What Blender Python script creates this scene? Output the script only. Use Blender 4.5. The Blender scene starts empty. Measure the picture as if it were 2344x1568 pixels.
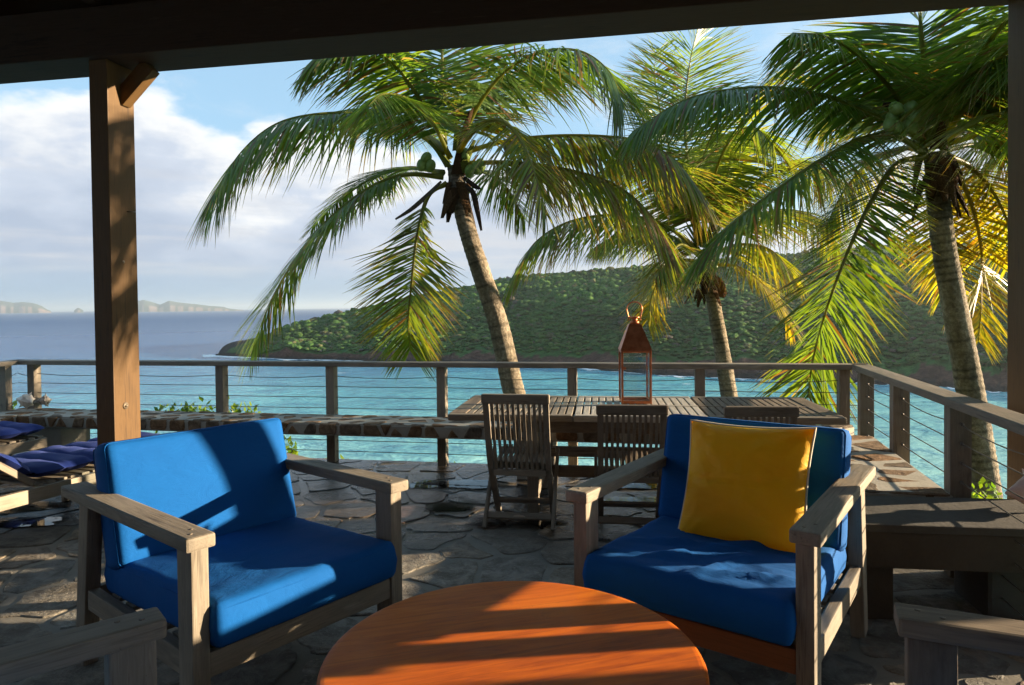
import bpy, bmesh, math, random
import numpy as np
from mathutils import Vector, Matrix, noise as mnoise

random.seed(7); RNG = np.random.default_rng(7)
sc = bpy.context.scene
COL = sc.collection
R = math.radians

# ------------------------------------------------------------------ camera
CAM_H = 1.40
PITCH, ROLL, FPX, PW, PH = R(1.075), 0.011, 1563.0, 2344.0, 1568.0
SHIFT = 84.5 - FPX * math.tan(PITCH)
_f = Vector((0, math.cos(PITCH), -math.sin(PITCH))); _r0 = Vector((1, 0, 0)); _u0 = _r0.cross(_f)
_r = _r0 * math.cos(ROLL) - _u0 * math.sin(ROLL)
_u = _u0 * math.cos(ROLL) + _r0 * math.sin(ROLL)
cd = bpy.data.cameras.new('camera'); cam = bpy.data.objects.new('camera', cd); COL.objects.link(cam)
cd.sensor_width = 36; cd.sensor_fit = 'HORIZONTAL'; cd.lens = 36 * FPX / PW
cd.shift_y = -SHIFT / PW; cd.clip_start = 0.05; cd.clip_end = 60000
cam.matrix_world = Matrix(((_r.x, _u.x, -_f.x, 0), (_r.y, _u.y, -_f.y, 0), (_r.z, _u.z, -_f.z, CAM_H), (0, 0, 0, 1)))
sc.camera = cam

def ray(x, y):
    return _f + _r * ((x - PW / 2) / FPX) + _u * ((PH / 2 - SHIFT - y) / FPX)
def at(x, y, Y):            # survey helper: point of the place at depth Y seen in direction (x, y)
    d = ray(x, y); return Vector((0, 0, CAM_H)) + d * (Y / d.y)
def atz(x, y, z):
    d = ray(x, y); return Vector((0, 0, CAM_H)) + d * ((z - CAM_H) / d.z)

# ------------------------------------------------------------------ light
SUN_EL, SUN_AZ = R(10.3), R(6.0)      # azimuth from +X towards +Y
sun_dir = Vector((math.cos(SUN_AZ) * math.cos(SUN_EL), math.sin(SUN_AZ) * math.cos(SUN_EL), math.sin(SUN_EL)))
sl = bpy.data.lights.new('sun', 'SUN'); sl.energy = 5.0; sl.angle = R(0.6); sl.color = (1.0, 0.80, 0.54)
so = bpy.data.objects.new('sun', sl); COL.objects.link(so)
so.rotation_euler = sun_dir.to_track_quat('Z', 'Y').to_euler()

class NT:
    """tiny node-tree writer"""
    def __init__(s, tree): s.t = tree; s.n = tree.nodes; s.l = tree.links
    def add(s, typ, **kw):
        n = s.n.new('ShaderNode' + typ)
        for k, v in kw.items(): setattr(n, k, v)
        return n
    def put(s, sock, v):
        if hasattr(v, 'links') or isinstance(v, bpy.types.NodeSocket): s.l.new(v, sock)
        elif isinstance(v, (tuple, list)) and len(v) == 3 and sock.type == 'RGBA': sock.default_value = (*v, 1)
        else: sock.default_value = v
    def math(s, op, a, b=0.0, c=None, clamp=False):
        n = s.add('Math', operation=op); n.use_clamp = clamp
        s.put(n.inputs[0], a); s.put(n.inputs[1], b)
        if c is not None: s.put(n.inputs[2], c)
        return n.outputs[0]
    def vmath(s, op, a, b=(0, 0, 0)):
        n = s.add('VectorMath', operation=op); s.put(n.inputs[0], a); s.put(n.inputs[1], b)
        return n.outputs['Value' if op in ('LENGTH', 'DOT_PRODUCT', 'DISTANCE') else 'Vector']
    def noise(s, vec, scale, detail=4, rough=0.55, dist=0.0, dim='3D'):
        n = s.add('TexNoise', noise_dimensions=dim); s.put(n.inputs['Vector'], vec)
        n.inputs['Scale'].default_value = scale; n.inputs['Detail'].default_value = detail
        n.inputs['Roughness'].default_value = rough; n.inputs['Distortion'].default_value = dist
        return n.outputs['Fac']
    def ramp(s, fac, stops, interp='LINEAR'):
        n = s.add('ValToRGB'); cr = n.color_ramp; cr.interpolation = interp
        while len(cr.elements) < len(stops): cr.elements.new(0.5)
        for e, (p, c) in zip(cr.elements, stops):
            e.position = p; e.color = (*c, 1) if isinstance(c, (tuple, list)) else (c, c, c, 1)
        s.put(n.inputs[0], fac); return n.outputs['Color']
    def sstep(s, x, a, b):
        n = s.add('MapRange', interpolation_type='SMOOTHSTEP'); s.put(n.inputs[0], x)
        s.put(n.inputs[1], a); s.put(n.inputs[2], b); n.inputs[3].default_value = 0; n.inputs[4].default_value = 1
        return n.outputs[0]
    def mix(s, f, a, b, mode='MIX'):
        n = s.add('Mix', data_type='RGBA', blend_type=mode); s.put(n.inputs[0], f); s.put(n.inputs[6], a); s.put(n.inputs[7], b)
        return n.outputs[2]
    def bump(s, h, strength=0.3, dist=0.01, normal=None):
        n = s.add('Bump'); s.put(n.inputs['Height'], h); n.inputs['Strength'].default_value = strength
        n.inputs['Distance'].default_value = dist
        if normal is not None: s.l.new(normal, n.inputs['Normal'])
        return n.outputs[0]
    def sep(s, v):
        n = s.add('SeparateXYZ'); s.put(n.inputs[0], v); return n.outputs
    def comb(s, x, y, z):
        n = s.add('CombineXYZ'); s.put(n.inputs[0], x); s.put(n.inputs[1], y); s.put(n.inputs[2], z); return n.outputs[0]

# sky: clear Nishita blue above a low bank of trade-wind cumulus that rings the horizon
EXPOSURE = 1.97
w = bpy.data.worlds.new('World'); sc.world = w; w.use_nodes = True
T = NT(w.node_tree)
bg = w.node_tree.nodes['Background']
sky = T.add('TexSky', sky_type='NISHITA'); sky.sun_disc = False
sky.sun_elevation = SUN_EL; sky.sun_rotation = R(90) - SUN_AZ; sky.air_density = 1.0; sky.dust_density = 0.6; sky.ozone_density = 2.0
SKY_STRENGTH = 0.05
dirv = T.add('TexCoord').outputs['Generated']
dx, dy, dz = T.sep(dirv)
el = T.math('ARCSINE', T.math('MAXIMUM', dz, 0.0))
flat = T.vmath('MULTIPLY', dirv, (1.0, 1.0, 2.2))
n_low = T.noise(T.vmath('ADD', dirv, (7.7, 0.2, 3.3)), 1.9, 2, 0.5)
n_mid = T.noise(T.vmath('ADD', flat, (9.1, 1.2, 2.4)), 6.5, 8, 0.56)
n_fine = T.noise(T.vmath('ADD', flat, (1.3, 7.2, 4.4)), 9.0, 6, 0.6, 0.4)
top = T.math('ADD', T.math('MULTIPLY_ADD', n_low, 0.50, -0.025),
             T.math('MULTIPLY_ADD', n_mid, 0.30, -0.15))
below = T.math('SUBTRACT', top, el)                       # >0 inside the bank, grows downwards
m_bank = T.sstep(below, -0.012, 0.040)
c_bank = T.ramp(T.math('MULTIPLY_ADD', below, 3.6, T.math('MULTIPLY_ADD', n_fine, 0.5, -0.25)),
                [(0.0, (5.7, 5.7, 5.7)), (0.16, (5.0, 5.1, 5.2)), (0.32, (3.45, 3.85, 4.5)), (0.60, (2.55, 3.0, 3.75)), (1.0, (2.4, 2.9, 3.7))])
streak = T.noise(T.vmath('MULTIPLY', dirv, (2.0, 2.0, 22.0)), 2.2, 4, 0.55)
c_bank = T.mix(T.math('MULTIPLY', T.sstep(streak, 0.45, 0.72), T.sstep(el, 0.26, 0.05)), c_bank, (3.6, 3.75, 4.05))
c_low = (2.0, 2.8, 3.7)
c_bank = T.mix(T.sstep(el, 0.075, 0.012), c_bank, c_low)
wisp = T.math('MULTIPLY', T.sstep(T.noise(T.vmath('ADD', flat, (8.0, 1.0, 2.0)), 4.2, 7, 0.62, 0.8), 0.50, 0.78), 0.55)
blue = T.mix(wisp, T.mix(0.6, T.mix(1.0, sky.outputs[0], (1.25, 1.25, 1.25), 'MULTIPLY'), (2.6, 4.25, 5.7)), (4.8, 5.0, 5.2))
skycol = T.mix(m_bank, blue, c_bank)
T.l.new(skycol, bg.inputs['Color']); bg.inputs['Strength'].default_value = SKY_STRENGTH

vs = sc.view_settings
vs.view_transform = 'Standard'; vs.look = 'None'; vs.gamma = 1.0; vs.use_curve_mapping = False
vs.exposure = EXPOSURE
sc.render.engine = 'CYCLES'
sc.cycles.use_denoising = True
try: sc.cycles.denoiser = 'OPENIMAGEDENOISE'
except Exception: pass
sc.cycles.max_bounces = 6; sc.cycles.diffuse_bounces = 2; sc.cycles.glossy_bounces = 2
sc.cycles.use_adaptive_sampling = True; sc.cycles.adaptive_threshold = 0.025
w.cycles.sampling_method = 'MANUAL'; w.cycles.sample_map_resolution = 512
sc.cycles.transmission_bounces = 4; sc.cycles.transparent_max_bounces = 12; sc.cycles.volume_bounces = 0
sc.cycles.caustics_reflective = False; sc.cycles.caustics_refractive = False
sc.cycles.sample_clamp_indirect = 6.0

# ------------------------------------------------------------------ helpers
def tag(o, label=None, cat=None, group=None, kind=None):
    if label: o['label'] = label
    if cat: o['category'] = cat
    if group: o['group'] = group
    if kind: o['kind'] = kind
    return o
def empty(name, loc=(0, 0, 0), rz=0.0, **kw):
    o = bpy.data.objects.new(name, None); COL.objects.link(o); o.location = loc; o.rotation_euler = (0, 0, rz)
    o.empty_display_size = 0.1
    return tag(o, **kw)
def link(name, me, mat=None, parent=None, smooth=False):
    o = bpy.data.objects.new(name, me); COL.objects.link(o)
    if mat is not None and not me.materials: me.materials.append(mat)
    if parent is not None: o.parent = parent
    if smooth: me.polygons.foreach_set('use_smooth', np.ones(len(me.polygons), bool))
    return o
def mesh(name, verts, faces, mat=None, parent=None, smooth=False, loc=None):
    me = bpy.data.meshes.new(name); me.from_pydata([tuple(v) for v in verts], [], [tuple(f) for f in faces]); me.update()
    o = link(name, me, mat, parent, smooth)
    if loc is not None: o.location = loc
    return o
def np_mesh(name, V, F, mat=None, parent=None, smooth=False, col=None):
    """V (n,3), F (m,k) numpy arrays with one k"""
    me = bpy.data.meshes.new(name); k = F.shape[1]
    me.vertices.add(len(V)); me.vertices.foreach_set('co', np.ascontiguousarray(V, np.float32).ravel())
    me.loops.add(F.size); me.loops.foreach_set('vertex_index', np.ascontiguousarray(F, np.int32).ravel())
    me.polygons.add(len(F)); me.polygons.foreach_set('loop_start', np.arange(0, F.size, k, dtype=np.int32))
    me.polygons.foreach_set('loop_total', np.full(len(F), k, np.int32))
    me.update(calc_edges=True)
    if col is not None:
        a = me.color_attributes.new('col', 'FLOAT_COLOR', 'POINT')
        c4 = np.ones((len(V), 4), np.float32); c4[:, :3] = col; a.data.foreach_set('color', c4.ravel())
    return link(name, me, mat, parent, smooth)

_boxcache = {}
def box_mesh(dx, dy, dz, bev, seg=2):
    key = (round(dx, 4), round(dy, 4), round(dz, 4), bev, seg)
    if key in _boxcache: return _boxcache[key].copy()
    bm = bmesh.new(); bmesh.ops.create_cube(bm, size=1.0)
    for v in bm.verts: v.co = Vector((v.co.x * dx, v.co.y * dy, v.co.z * dz))
    if bev > 0: bmesh.ops.bevel(bm, geom=list(bm.edges), offset=bev, segments=seg, profile=0.6, affect='EDGES')
    me = bpy.data.meshes.new('box'); bm.to_mesh(me); bm.free()
    _boxcache[key] = me
    return me.copy()
def board(name, p0, p1, wd, th, mat, parent=None, up=(0, 0, 1), bev=0.004, share=None):
    """timber from p0 to p1 (grain along it); wd across, th along up"""
    p0 = Vector(p0); p1 = Vector(p1); X = (p1 - p0); L = X.length; X.normalize()
    U = Vector(up); Y = U.cross(X).normalized(); Z = X.cross(Y)
    me = box_mesh(L, wd, th, min(bev, wd * .45, th * .45)); me.name = name
    o = link(name, me, mat, parent)
    m = Matrix((X, Y, Z)).transposed().to_4x4(); m.translation = (p0 + p1) / 2
    o.matrix_basis = m
    return o
def tube(name, pts, rad, mat, parent=None, sides=8, smooth=True, closed=False, cap=True):
    P = [Vector(p) for p in pts]; n = len(P)
    rads = rad if isinstance(rad, (list, tuple)) else [rad] * n
    V = []; F = []; prevN = None
    for i, p in enumerate(P):
        if closed: t = P[(i + 1) % n] - P[i - 1]
        else: t = P[min(i + 1, n - 1)] - P[max(i - 1, 0)]
        t.normalize()
        if prevN is None:
            a = Vector((0, 0, 1)) if abs(t.z) < .9 else Vector((1, 0, 0)); nrm = t.cross(a).normalized()
        else:
            nrm = (prevN - t * prevN.dot(t)).normalized()
        prevN = nrm; b = t.cross(nrm)
        for k in range(sides):
            a = 2 * math.pi * k / sides
            V.append(p + (nrm * math.cos(a) + b * math.sin(a)) * rads[i])
    m = n if closed else n - 1
    for i in range(m):
        for k in range(sides):
            a = i * sides + k; b = i * sides + (k + 1) % sides
            c = ((i + 1) % n) * sides + (k + 1) % sides; d = ((i + 1) % n) * sides + k
            F.append((a, b, c, d))
    if cap and not closed:
        F.append(tuple(reversed(range(sides)))); F.append(tuple(range((n - 1) * sides, n * sides)))
    return mesh(name, V, F, mat, parent, smooth)
def catmull(pts, n):
    P = [Vector(p) for p in pts]; P = [P[0] * 2 - P[1]] + P + [P[-1] * 2 - P[-2]]
    out = []; segs = len(P) - 3
    for i in range(n):
        s = i / (n - 1) * segs; k = min(int(s), segs - 1); t = s - k
        a, b, c, d = P[k:k + 4]
        out.append(0.5 * ((2 * b) + (c - a) * t + (2 * a - 5 * b + 4 * c - d) * t * t + (3 * b - a - 3 * c + d) * t ** 3))
    return out
def copy_tree(o, parent=None):
    c = o.copy(); COL.objects.link(c); c.parent = parent
    for ch in list(o.children): copy_tree(ch, c)
    return c

# ------------------------------------------------------------------ materials
def new_mat(name):
    m = bpy.data.materials.new(name); m.use_nodes = True
    return m, NT(m.node_tree), m.node_tree.nodes['Principled BSDF']
def obj_coord(T, off=40.0):
    tc = T.add('TexCoord').outputs['Object']; oi = T.add('ObjectInfo')
    return T.vmath('ADD', tc, T.comb(T.math('MULTIPLY', oi.outputs['Random'], off), T.math('MULTIPLY', oi.outputs['Random'], off * .7), 0.0)), oi.outputs['Random']
def wood(name, dark, mid, light, rough=0.7, grain=60.0, stretch=0.05, patch=None, patch_amt=0.5, spec=0.3, bump=0.35, speck=0.0):
    m, T, b = new_mat(name)
    v, rnd = obj_coord(T)
    g = T.vmath('MULTIPLY', v, (stretch, 1.0, 1.0))
    n1 = T.noise(g, grain, 6, 0.62, 0.6)
    n2 = T.noise(g, grain * 3.2, 3, 0.6)
    big = T.noise(T.vmath('MULTIPLY', v, (0.5, 1, 1)), 5.0, 4, 0.6)
    f = T.math('ADD', T.math('MULTIPLY', n1, 0.65), T.math('ADD', T.math('MULTIPLY', n2, 0.2), T.math('MULTIPLY_ADD', big, 0.5, -0.18)))
    c = T.ramp(f, [(0.30, dark), (0.46, mid), (0.56, tuple(q * .8 for q in mid)), (0.74, light)])
    c = T.mix(T.math('MULTIPLY_ADD', rnd, 0.34, 0.0), c, dark)
    ck = T.noise(T.vmath('MULTIPLY', v, (stretch * .35, 1.0, 1.0)), grain * 2.2, 4, 0.7, 0.3)
    crack = T.sstep(ck, 0.33, 0.27)
    c = T.mix(T.math('MULTIPLY', crack, 0.8), c, tuple(q * .35 for q in dark))
    if patch:
        pm = T.sstep(T.noise(T.vmath('MULTIPLY', v, (0.35, 1, 1)), 7.0, 5, 0.65), 0.50, 0.66)
        c = T.mix(T.math('MULTIPLY', pm, patch_amt), c, patch)
    bl = T.sstep(T.noise(T.vmath('MULTIPLY', v, (0.2, 1, 1)), 3.1, 5, 0.7), 0.52, 0.70)
    c = T.mix(T.math('MULTIPLY', bl, 0.3 if spec == 0.3 and light[2] > .1 else 0.0), c, tuple(min(1, q * 1.25) for q in light))
    if speck:
        sp = T.sstep(T.noise(v, 90.0, 3, 0.7), 0.66, 0.74)
        c = T.mix(T.math('MULTIPLY', sp, speck), c, (0.03, 0.025, 0.02))
    T.put(b.inputs['Base Color'], c)
    T.put(b.inputs['Roughness'], T.math('MULTIPLY_ADD', n1, 0.22, rough - 0.11))
    b.inputs['Specular IOR Level'].default_value = spec
    T.put(b.inputs['Normal'], T.bump(T.math('SUBTRACT', T.math('ADD', n1, T.math('MULTIPLY', n2, 0.5)), T.math('MULTIPLY', crack, 0.8)), bump, 0.004))
    return m
M = {}
M['teak'] = wood('weathered_teak', (0.095, 0.076, 0.058), (0.285, 0.238, 0.182), (0.45, 0.39, 0.305), patch=(0.12, 0.102, 0.082), patch_amt=0.45, speck=0.5)
M['teak_dark'] = wood('dark_weathered_teak', (0.075, 0.056, 0.042), (0.215, 0.165, 0.12), (0.35, 0.285, 0.21), patch=(0.06, 0.045, 0.034), patch_amt=0.55, speck=0.5)
M['teak_pale'] = wood('bleached_teak', (0.20, 0.175, 0.145), (0.45, 0.41, 0.35), (0.64, 0.60, 0.53), patch=(0.13, 0.11, 0.09), patch_amt=0.6, grain=70)
M['teak_red'] = wood('oiled_reddish_teak_and_bounce', (0.11, 0.035, 0.012), (0.24, 0.085, 0.028), (0.34, 0.14, 0.05), rough=0.55)  # coffee table's own red; on an armchair front rail it paints bounce light
M['rail'] = wood('grey_rail_timber', (0.085, 0.07, 0.058), (0.27, 0.225, 0.175), (0.44, 0.38, 0.305), patch=(0.08, 0.08, 0.06), patch_amt=0.5, speck=0.6)
M['post'] = wood('varnished_post_timber', (0.052, 0.026, 0.009), (0.138, 0.073, 0.024), (0.21, 0.122, 0.044), rough=0.6, grain=70, stretch=0.03, bump=0.15)
M['beam'] = wood('dark_beam_timber', (0.018, 0.010, 0.007), (0.05, 0.028, 0.018), (0.085, 0.055, 0.036), rough=0.8)
M['table'] = None

def table_mat():
    m, T, b = new_mat('polished_mahogany')
    v = T.add('TexCoord').outputs['Object']
    rot = T.add('VectorRotate', rotation_type='Z_AXIS'); T.put(rot.inputs['Vector'], v); rot.inputs['Angle'].default_value = R(-16)
    rv = rot.outputs[0]
    g = T.vmath('MULTIPLY', rv, (0.10, 1.0, 1.0))
    n1 = T.noise(g, 24, 6, 0.6, 1.2); n2 = T.noise(g, 110, 3, 0.6); big = T.noise(T.vmath('MULTIPLY', rv, (0.35, 1, 1)), 4.0, 3, 0.5, 0.8)
    x, y, z = T.sep(rv)
    plank = T.math('FLOOR', T.math('DIVIDE', T.math('ADD', y, 5.0), 0.173))
    pr = T.add('TexWhiteNoise', noise_dimensions='1D'); T.put(pr.inputs['W'], plank)
    f = T.math('ADD', T.math('MULTIPLY', n1, 0.55), T.math('ADD', T.math('MULTIPLY', n2, 0.16), T.math('MULTIPLY', big, 0.36)))
    f = T.math('ADD', f, T.math('MULTIPLY_ADD', pr.outputs['Value'], 0.20, -0.10))
    c = T.ramp(f, [(0.30, (0.19, 0.030, 0.004)), (0.45, (0.46, 0.098, 0.010)), (0.58, (0.62, 0.145, 0.010)), (0.78, (0.74, 0.225, 0.022))])
    dk = T.sstep(T.noise(T.vmath('MULTIPLY', rv, (0.4, 1, 1)), 38, 4, 0.7), 0.66, 0.76)
    c = T.mix(T.math('MULTIPLY', dk, 0.5), c, (0.06, 0.018, 0.006))
    fr = T.math('FRACT', T.math('DIVIDE', T.math('ADD', y, 5.0), 0.173))
    seam = T.math('SUBTRACT', 1.0, T.sstep(T.math('ABSOLUTE', T.math('SUBTRACT', fr, 0.5)), 0.0, 0.006))
    c = T.mix(T.math('MULTIPLY', seam, 0.6), c, (0.05, 0.012, 0.004))
    blot = T.sstep(T.noise(v, 3.2, 5, 0.7, 1.0), 0.56, 0.72)
    c = T.mix(T.math('MULTIPLY', blot, 0.4), c, T.mix(1.0, c, (0.5, 0.42, 0.4), 'MULTIPLY'))
    T.put(b.inputs['Base Color'], c)
    T.put(b.inputs['Roughness'], T.math('MULTIPLY_ADD', T.noise(v, 9, 4, 0.6), 0.26, 0.32))
    b.inputs['Specular IOR Level'].default_value = 0.16
    T.put(b.inputs['Normal'], T.bump(n2, 0.10, 0.002))
    return m
M['table'] = table_mat()

def fabric(name, c0, c1, rough=0.85, sheen=0.25, weave=900.0, bump=0.25, wrinkle=0.0):
    m, T, b = new_mat(name)
    v = T.add('TexCoord').outputs['Object']
    w1 = T.noise(v, weave, 2, 0.5); fade = T.noise(v, 5.0, 4, 0.6)
    T.put(b.inputs['Base Color'], T.mix(T.math('ADD', T.math('MULTIPLY', fade, 0.7), T.math('MULTIPLY_ADD', w1, 0.5, -0.1)), c0, c1))
    b.inputs['Roughness'].default_value = rough
    b.inputs['Sheen Weight'].default_value = sheen; b.inputs['Sheen Roughness'].default_value = 0.4
    b.inputs['Sheen Tint'].default_value = (*[min(1, x * 1.6 + .1) for x in c1], 1)
    b.inputs['Specular IOR Level'].default_value = 0.2
    nb = T.bump(w1, bump, 0.0015)
    if wrinkle:
        nb = T.bump(T.noise(T.vmath('MULTIPLY', v, (1, 1.8, 1)), 9.0, 4, 0.6, 1.5), wrinkle, 0.02, nb)
    T.put(b.inputs['Normal'], nb)
    return m
M['blue'] = fabric('blue_canvas', (0.0008, 0.064, 0.245), (0.0018, 0.106, 0.375), sheen=0.04, wrinkle=0.16)
M['navy'] = fabric('navy_canvas', (0.006, 0.016, 0.105), (0.011, 0.028, 0.165), rough=0.75)
M['yellow'] = fabric('yellow_satin', (1.0, 0.46, 0.005), (1.0, 0.58, 0.010), rough=0.5, sheen=0.1, bump=0.08, wrinkle=0.25)
def _glow():
    m = M['yellow']; T = NT(m.node_tree); b = m.node_tree.nodes['Principled BSDF']; out = m.node_tree.nodes['Material Output']
    tl = T.add('BsdfTranslucent'); tl.inputs[0].default_value = (1.0, 0.50, 0.02, 1)
    mx = T.add('MixShader'); mx.inputs[0].default_value = 0.22
    T.l.new(b.outputs[0], mx.inputs[1]); T.l.new(tl.outputs[0], mx.inputs[2]); T.l.new(mx.outputs[0], out.inputs[0])
_glow()
M['piping'] = fabric('cream_piping', (0.62, 0.55, 0.45), (0.75, 0.68, 0.58))

def stone_mat(name, ramp, bump=0.6, scale=1.0, wet=False):
    m, T, b = new_mat(name)
    v, rnd = obj_coord(T, 60)
    base = T.ramp(rnd, ramp, 'LINEAR')
    n1 = T.noise(v, 9 * scale, 6, 0.65, 0.4); n2 = T.noise(v, 55 * scale, 5, 0.7); n3 = T.noise(T.vmath('MULTIPLY', v, (0.4, 1, 1)), 30 * scale, 5, 0.7)
    c = T.mix(T.sstep(n1, 0.35, 0.68), T.mix(1.0, base, (0.42, 0.39, 0.36), 'MULTIPLY'), base)
    c = T.mix(T.math('MULTIPLY', T.sstep(n2, 0.52, 0.7), 0.5), c, T.mix(1.0, base, (1.5, 1.4, 1.25), 'MULTIPLY'))
    rust = T.sstep(T.noise(v, 4.5 * scale, 4, 0.6), 0.56, 0.70)
    c = T.mix(T.math('MULTIPLY', rust, 0.35), c, (0.20, 0.105, 0.045))
    h = T.math('ADD', T.math('MULTIPLY', n1, 1.0), T.math('ADD', T.math('MULTIPLY', n2, 0.28), T.math('MULTIPLY', n3, 0.5)))
    if wet:
        c, rough, st = wetness(T, c)
        T.put(b.inputs['Roughness'], rough)
        n = T.add('Bump'); T.put(n.inputs['Height'], h); T.put(n.inputs['Strength'], st); n.inputs['Distance'].default_value = 0.03
        T.put(b.inputs['Normal'], n.outputs[0])
    else:
        b.inputs['Roughness'].default_value = 0.85
        T.put(b.inputs['Normal'], T.bump(h, bump, 0.02))
    T.put(b.inputs['Base Color'], c)
    b.inputs['Specular IOR Level'].default_value = 0.45 if wet else 0.25
    return m
def wetness(T, c):
    """rain-wet stain in the middle of the terrace, drying out towards the house"""
    p = T.add('NewGeometry').outputs['Position']
    x, y, z = T.sep(p)
    wn = T.noise(p, 1.3, 5, 0.65, 0.5)
    edge = T.math('ADD', T.math('ADD', y, T.math('MULTIPLY', x, 0.12)), T.math('MULTIPLY_ADD', wn, 1.6, -0.8))
    wet = T.math('MULTIPLY', T.sstep(edge, 3.55, 4.25), T.sstep(T.noise(p, 2.4, 4, 0.6), 0.26, 0.44))
    dark = T.mix(1.0, c, (0.30, 0.28, 0.27), 'MULTIPLY')
    return T.mix(wet, c, dark), T.math('MULTIPLY_ADD', wet, -0.56, 0.80), T.math('MULTIPLY_ADD', wet, -0.45, 0.85)
M['flag'] = stone_mat('flagstone', [(0.0, (0.20, 0.17, 0.135)), (0.22, (0.32, 0.30, 0.26)), (0.42, (0.15, 0.155, 0.15)), (0.62, (0.34, 0.275, 0.20)), (0.8, (0.19, 0.178, 0.16)), (0.92, (0.28, 0.255, 0.22)), (1.0, (0.44, 0.31, 0.265))], wet=True)
M['bstone'] = stone_mat('bench_fieldstone', [(0.0, (0.21, 0.12, 0.065)), (0.35, (0.30, 0.175, 0.09)), (0.65, (0.18, 0.145, 0.11)), (1.0, (0.34, 0.215, 0.12))], bump=0.7, scale=1.4)
def mortar_mat(name, c0, c1, wet=False):
    m, T, b = new_mat(name)
    v = T.add('NewGeometry').outputs['Position']
    n1 = T.noise(v, 6, 6, 0.65); n2 = T.noise(v, 70, 4, 0.7)
    c = T.mix(T.math('ADD', T.math('MULTIPLY', n1, 0.8), T.math('MULTIPLY_ADD', n2, 0.4, -0.1)), c0, c1)
    if wet:
        c, rough, st = wetness(T, c); T.put(b.inputs['Roughness'], rough)
    else: b.inputs['Roughness'].default_value = 0.9
    T.put(b.inputs['Base Color'], c); T.put(b.inputs['Normal'], T.bump(T.math('ADD', n1, T.math('MULTIPLY', n2, 0.35)), 0.5, 0.012))
    return m
M['fmortar'] = mortar_mat('floor_mortar', (0.11, 0.098, 0.08), (0.27, 0.245, 0.205), wet=True)
M['bmortar'] = mortar_mat('bench_mortar', (0.24, 0.21, 0.165), (0.50, 0.455, 0.38))
M['slab'] = mortar_mat('dark_weathered_concrete', (0.024, 0.019, 0.014), (0.085, 0.073, 0.061))
M['slab_face'] = mortar_mat('dark_brown_concrete', (0.022, 0.015, 0.009), (0.075, 0.054, 0.036))
M['wall'] = mortar_mat('dark_house_wall', (0.05, 0.038, 0.028), (0.08, 0.06, 0.045))

def simple(name, col, rough=0.5, metal=0.0, spec=0.5, noise_amt=0.0, col2=None, scale=20, bump=0.0):
    m, T, b = new_mat(name)
    if col2:
        v = T.add('TexCoord').outputs['Object']; n = T.noise(v, scale, 5, 0.65)
        T.put(b.inputs['Base Color'], T.ramp(n, [(0.35, col), (0.65, col2)]))
        if bump: T.put(b.inputs['Normal'], T.bump(n, bump, 0.01))
    else: b.inputs['Base Color'].default_value = (*col, 1)
    b.inputs['Roughness'].default_value = rough; b.inputs['Metallic'].default_value = metal; b.inputs['Specular IOR Level'].default_value = spec
    return m
M['copper'] = simple('aged_copper', (0.36, 0.105, 0.04), 0.34, 0.85, col2=(0.60, 0.22, 0.10), scale=14)
M['wire'] = simple('steel_cable', (0.16, 0.14, 0.12), 0.45, 0.6)
M['bolt'] = simple('bolt_steel', (0.22, 0.17, 0.12), 0.5, 0.5)
M['shell'] = simple('conch_shell', (0.62, 0.50, 0.42), 0.55, 0, 0.4, col2=(0.78, 0.70, 0.62), scale=18, bump=0.4)
M['shell_grey'] = simple('grey_conch_shell', (0.10, 0.09, 0.085), 0.6, 0, 0.4, col2=(0.62, 0.56, 0.50), scale=16, bump=0.5)
M['shell_pink'] = simple('pink_conch_shell', (0.52, 0.33, 0.29), 0.5, 0, 0.4, col2=(0.66, 0.50, 0.45), scale=18, bump=0.4)
M['plaque'] = simple('brass_plaque', (0.55, 0.50, 0.42), 0.4, 0.4)
def glass_mat():
    m, T, b = new_mat('lantern_glass')
    m.node_tree.nodes.remove(b)
    out = m.node_tree.nodes['Material Output']
    tr = T.add('BsdfTransparent'); tr.inputs[0].default_value = (0.93, 0.95, 0.95, 1)
    gl = T.add('BsdfGlossy'); gl.inputs['Roughness'].default_value = 0.03
    v = T.add('TexCoord').outputs['Object']
    drops = T.sstep(T.noise(v, 130, 2, 0.5), 0.70, 0.74)
    fr = T.add('Fresnel'); fr.inputs[0].default_value = 1.45
    df = T.add('BsdfDiffuse'); df.inputs[0].default_value = (0.75, 0.78, 0.8, 1)
    mx = T.add('MixShader'); T.l.new(fr.outputs[0], mx.inputs[0]); T.l.new(tr.outputs[0], mx.inputs[1]); T.l.new(gl.outputs[0], mx.inputs[2])
    m2 = T.add('MixShader'); T.put(m2.inputs[0], T.math('MULTIPLY_ADD', drops, 0.55, 0.03)); T.l.new(mx.outputs[0], m2.inputs[1]); T.l.new(df.outputs[0], m2.inputs[2])
    T.l.new(m2.outputs[0], out.inputs[0]); return m
M['glass'] = glass_mat()
def puddle_mat():
    m, T, b = new_mat('rain_puddle'); m.node_tree.nodes.remove(b)
    out = m.node_tree.nodes['Material Output']
    tr = T.add('BsdfTransparent'); tr.inputs[0].default_value = (0.5, 0.5, 0.5, 1)
    gl = T.add('BsdfGlossy'); gl.inputs['Roughness'].default_value = 0.015
    fr = T.add('Fresnel'); fr.inputs[0].default_value = 1.33
    p = T.add('NewGeometry').outputs['Position']
    T.put(gl.inputs['Normal'], T.bump(T.noise(p, 9, 2, 0.5), 0.03, 0.01))
    mx = T.add('MixShader'); T.l.new(fr.outputs[0], mx.inputs[0]); T.l.new(tr.outputs[0], mx.inputs[1]); T.l.new(gl.outputs[0], mx.inputs[2])
    T.l.new(mx.outputs[0], out.inputs[0]); return m
M['puddle'] = puddle_mat()
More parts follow.
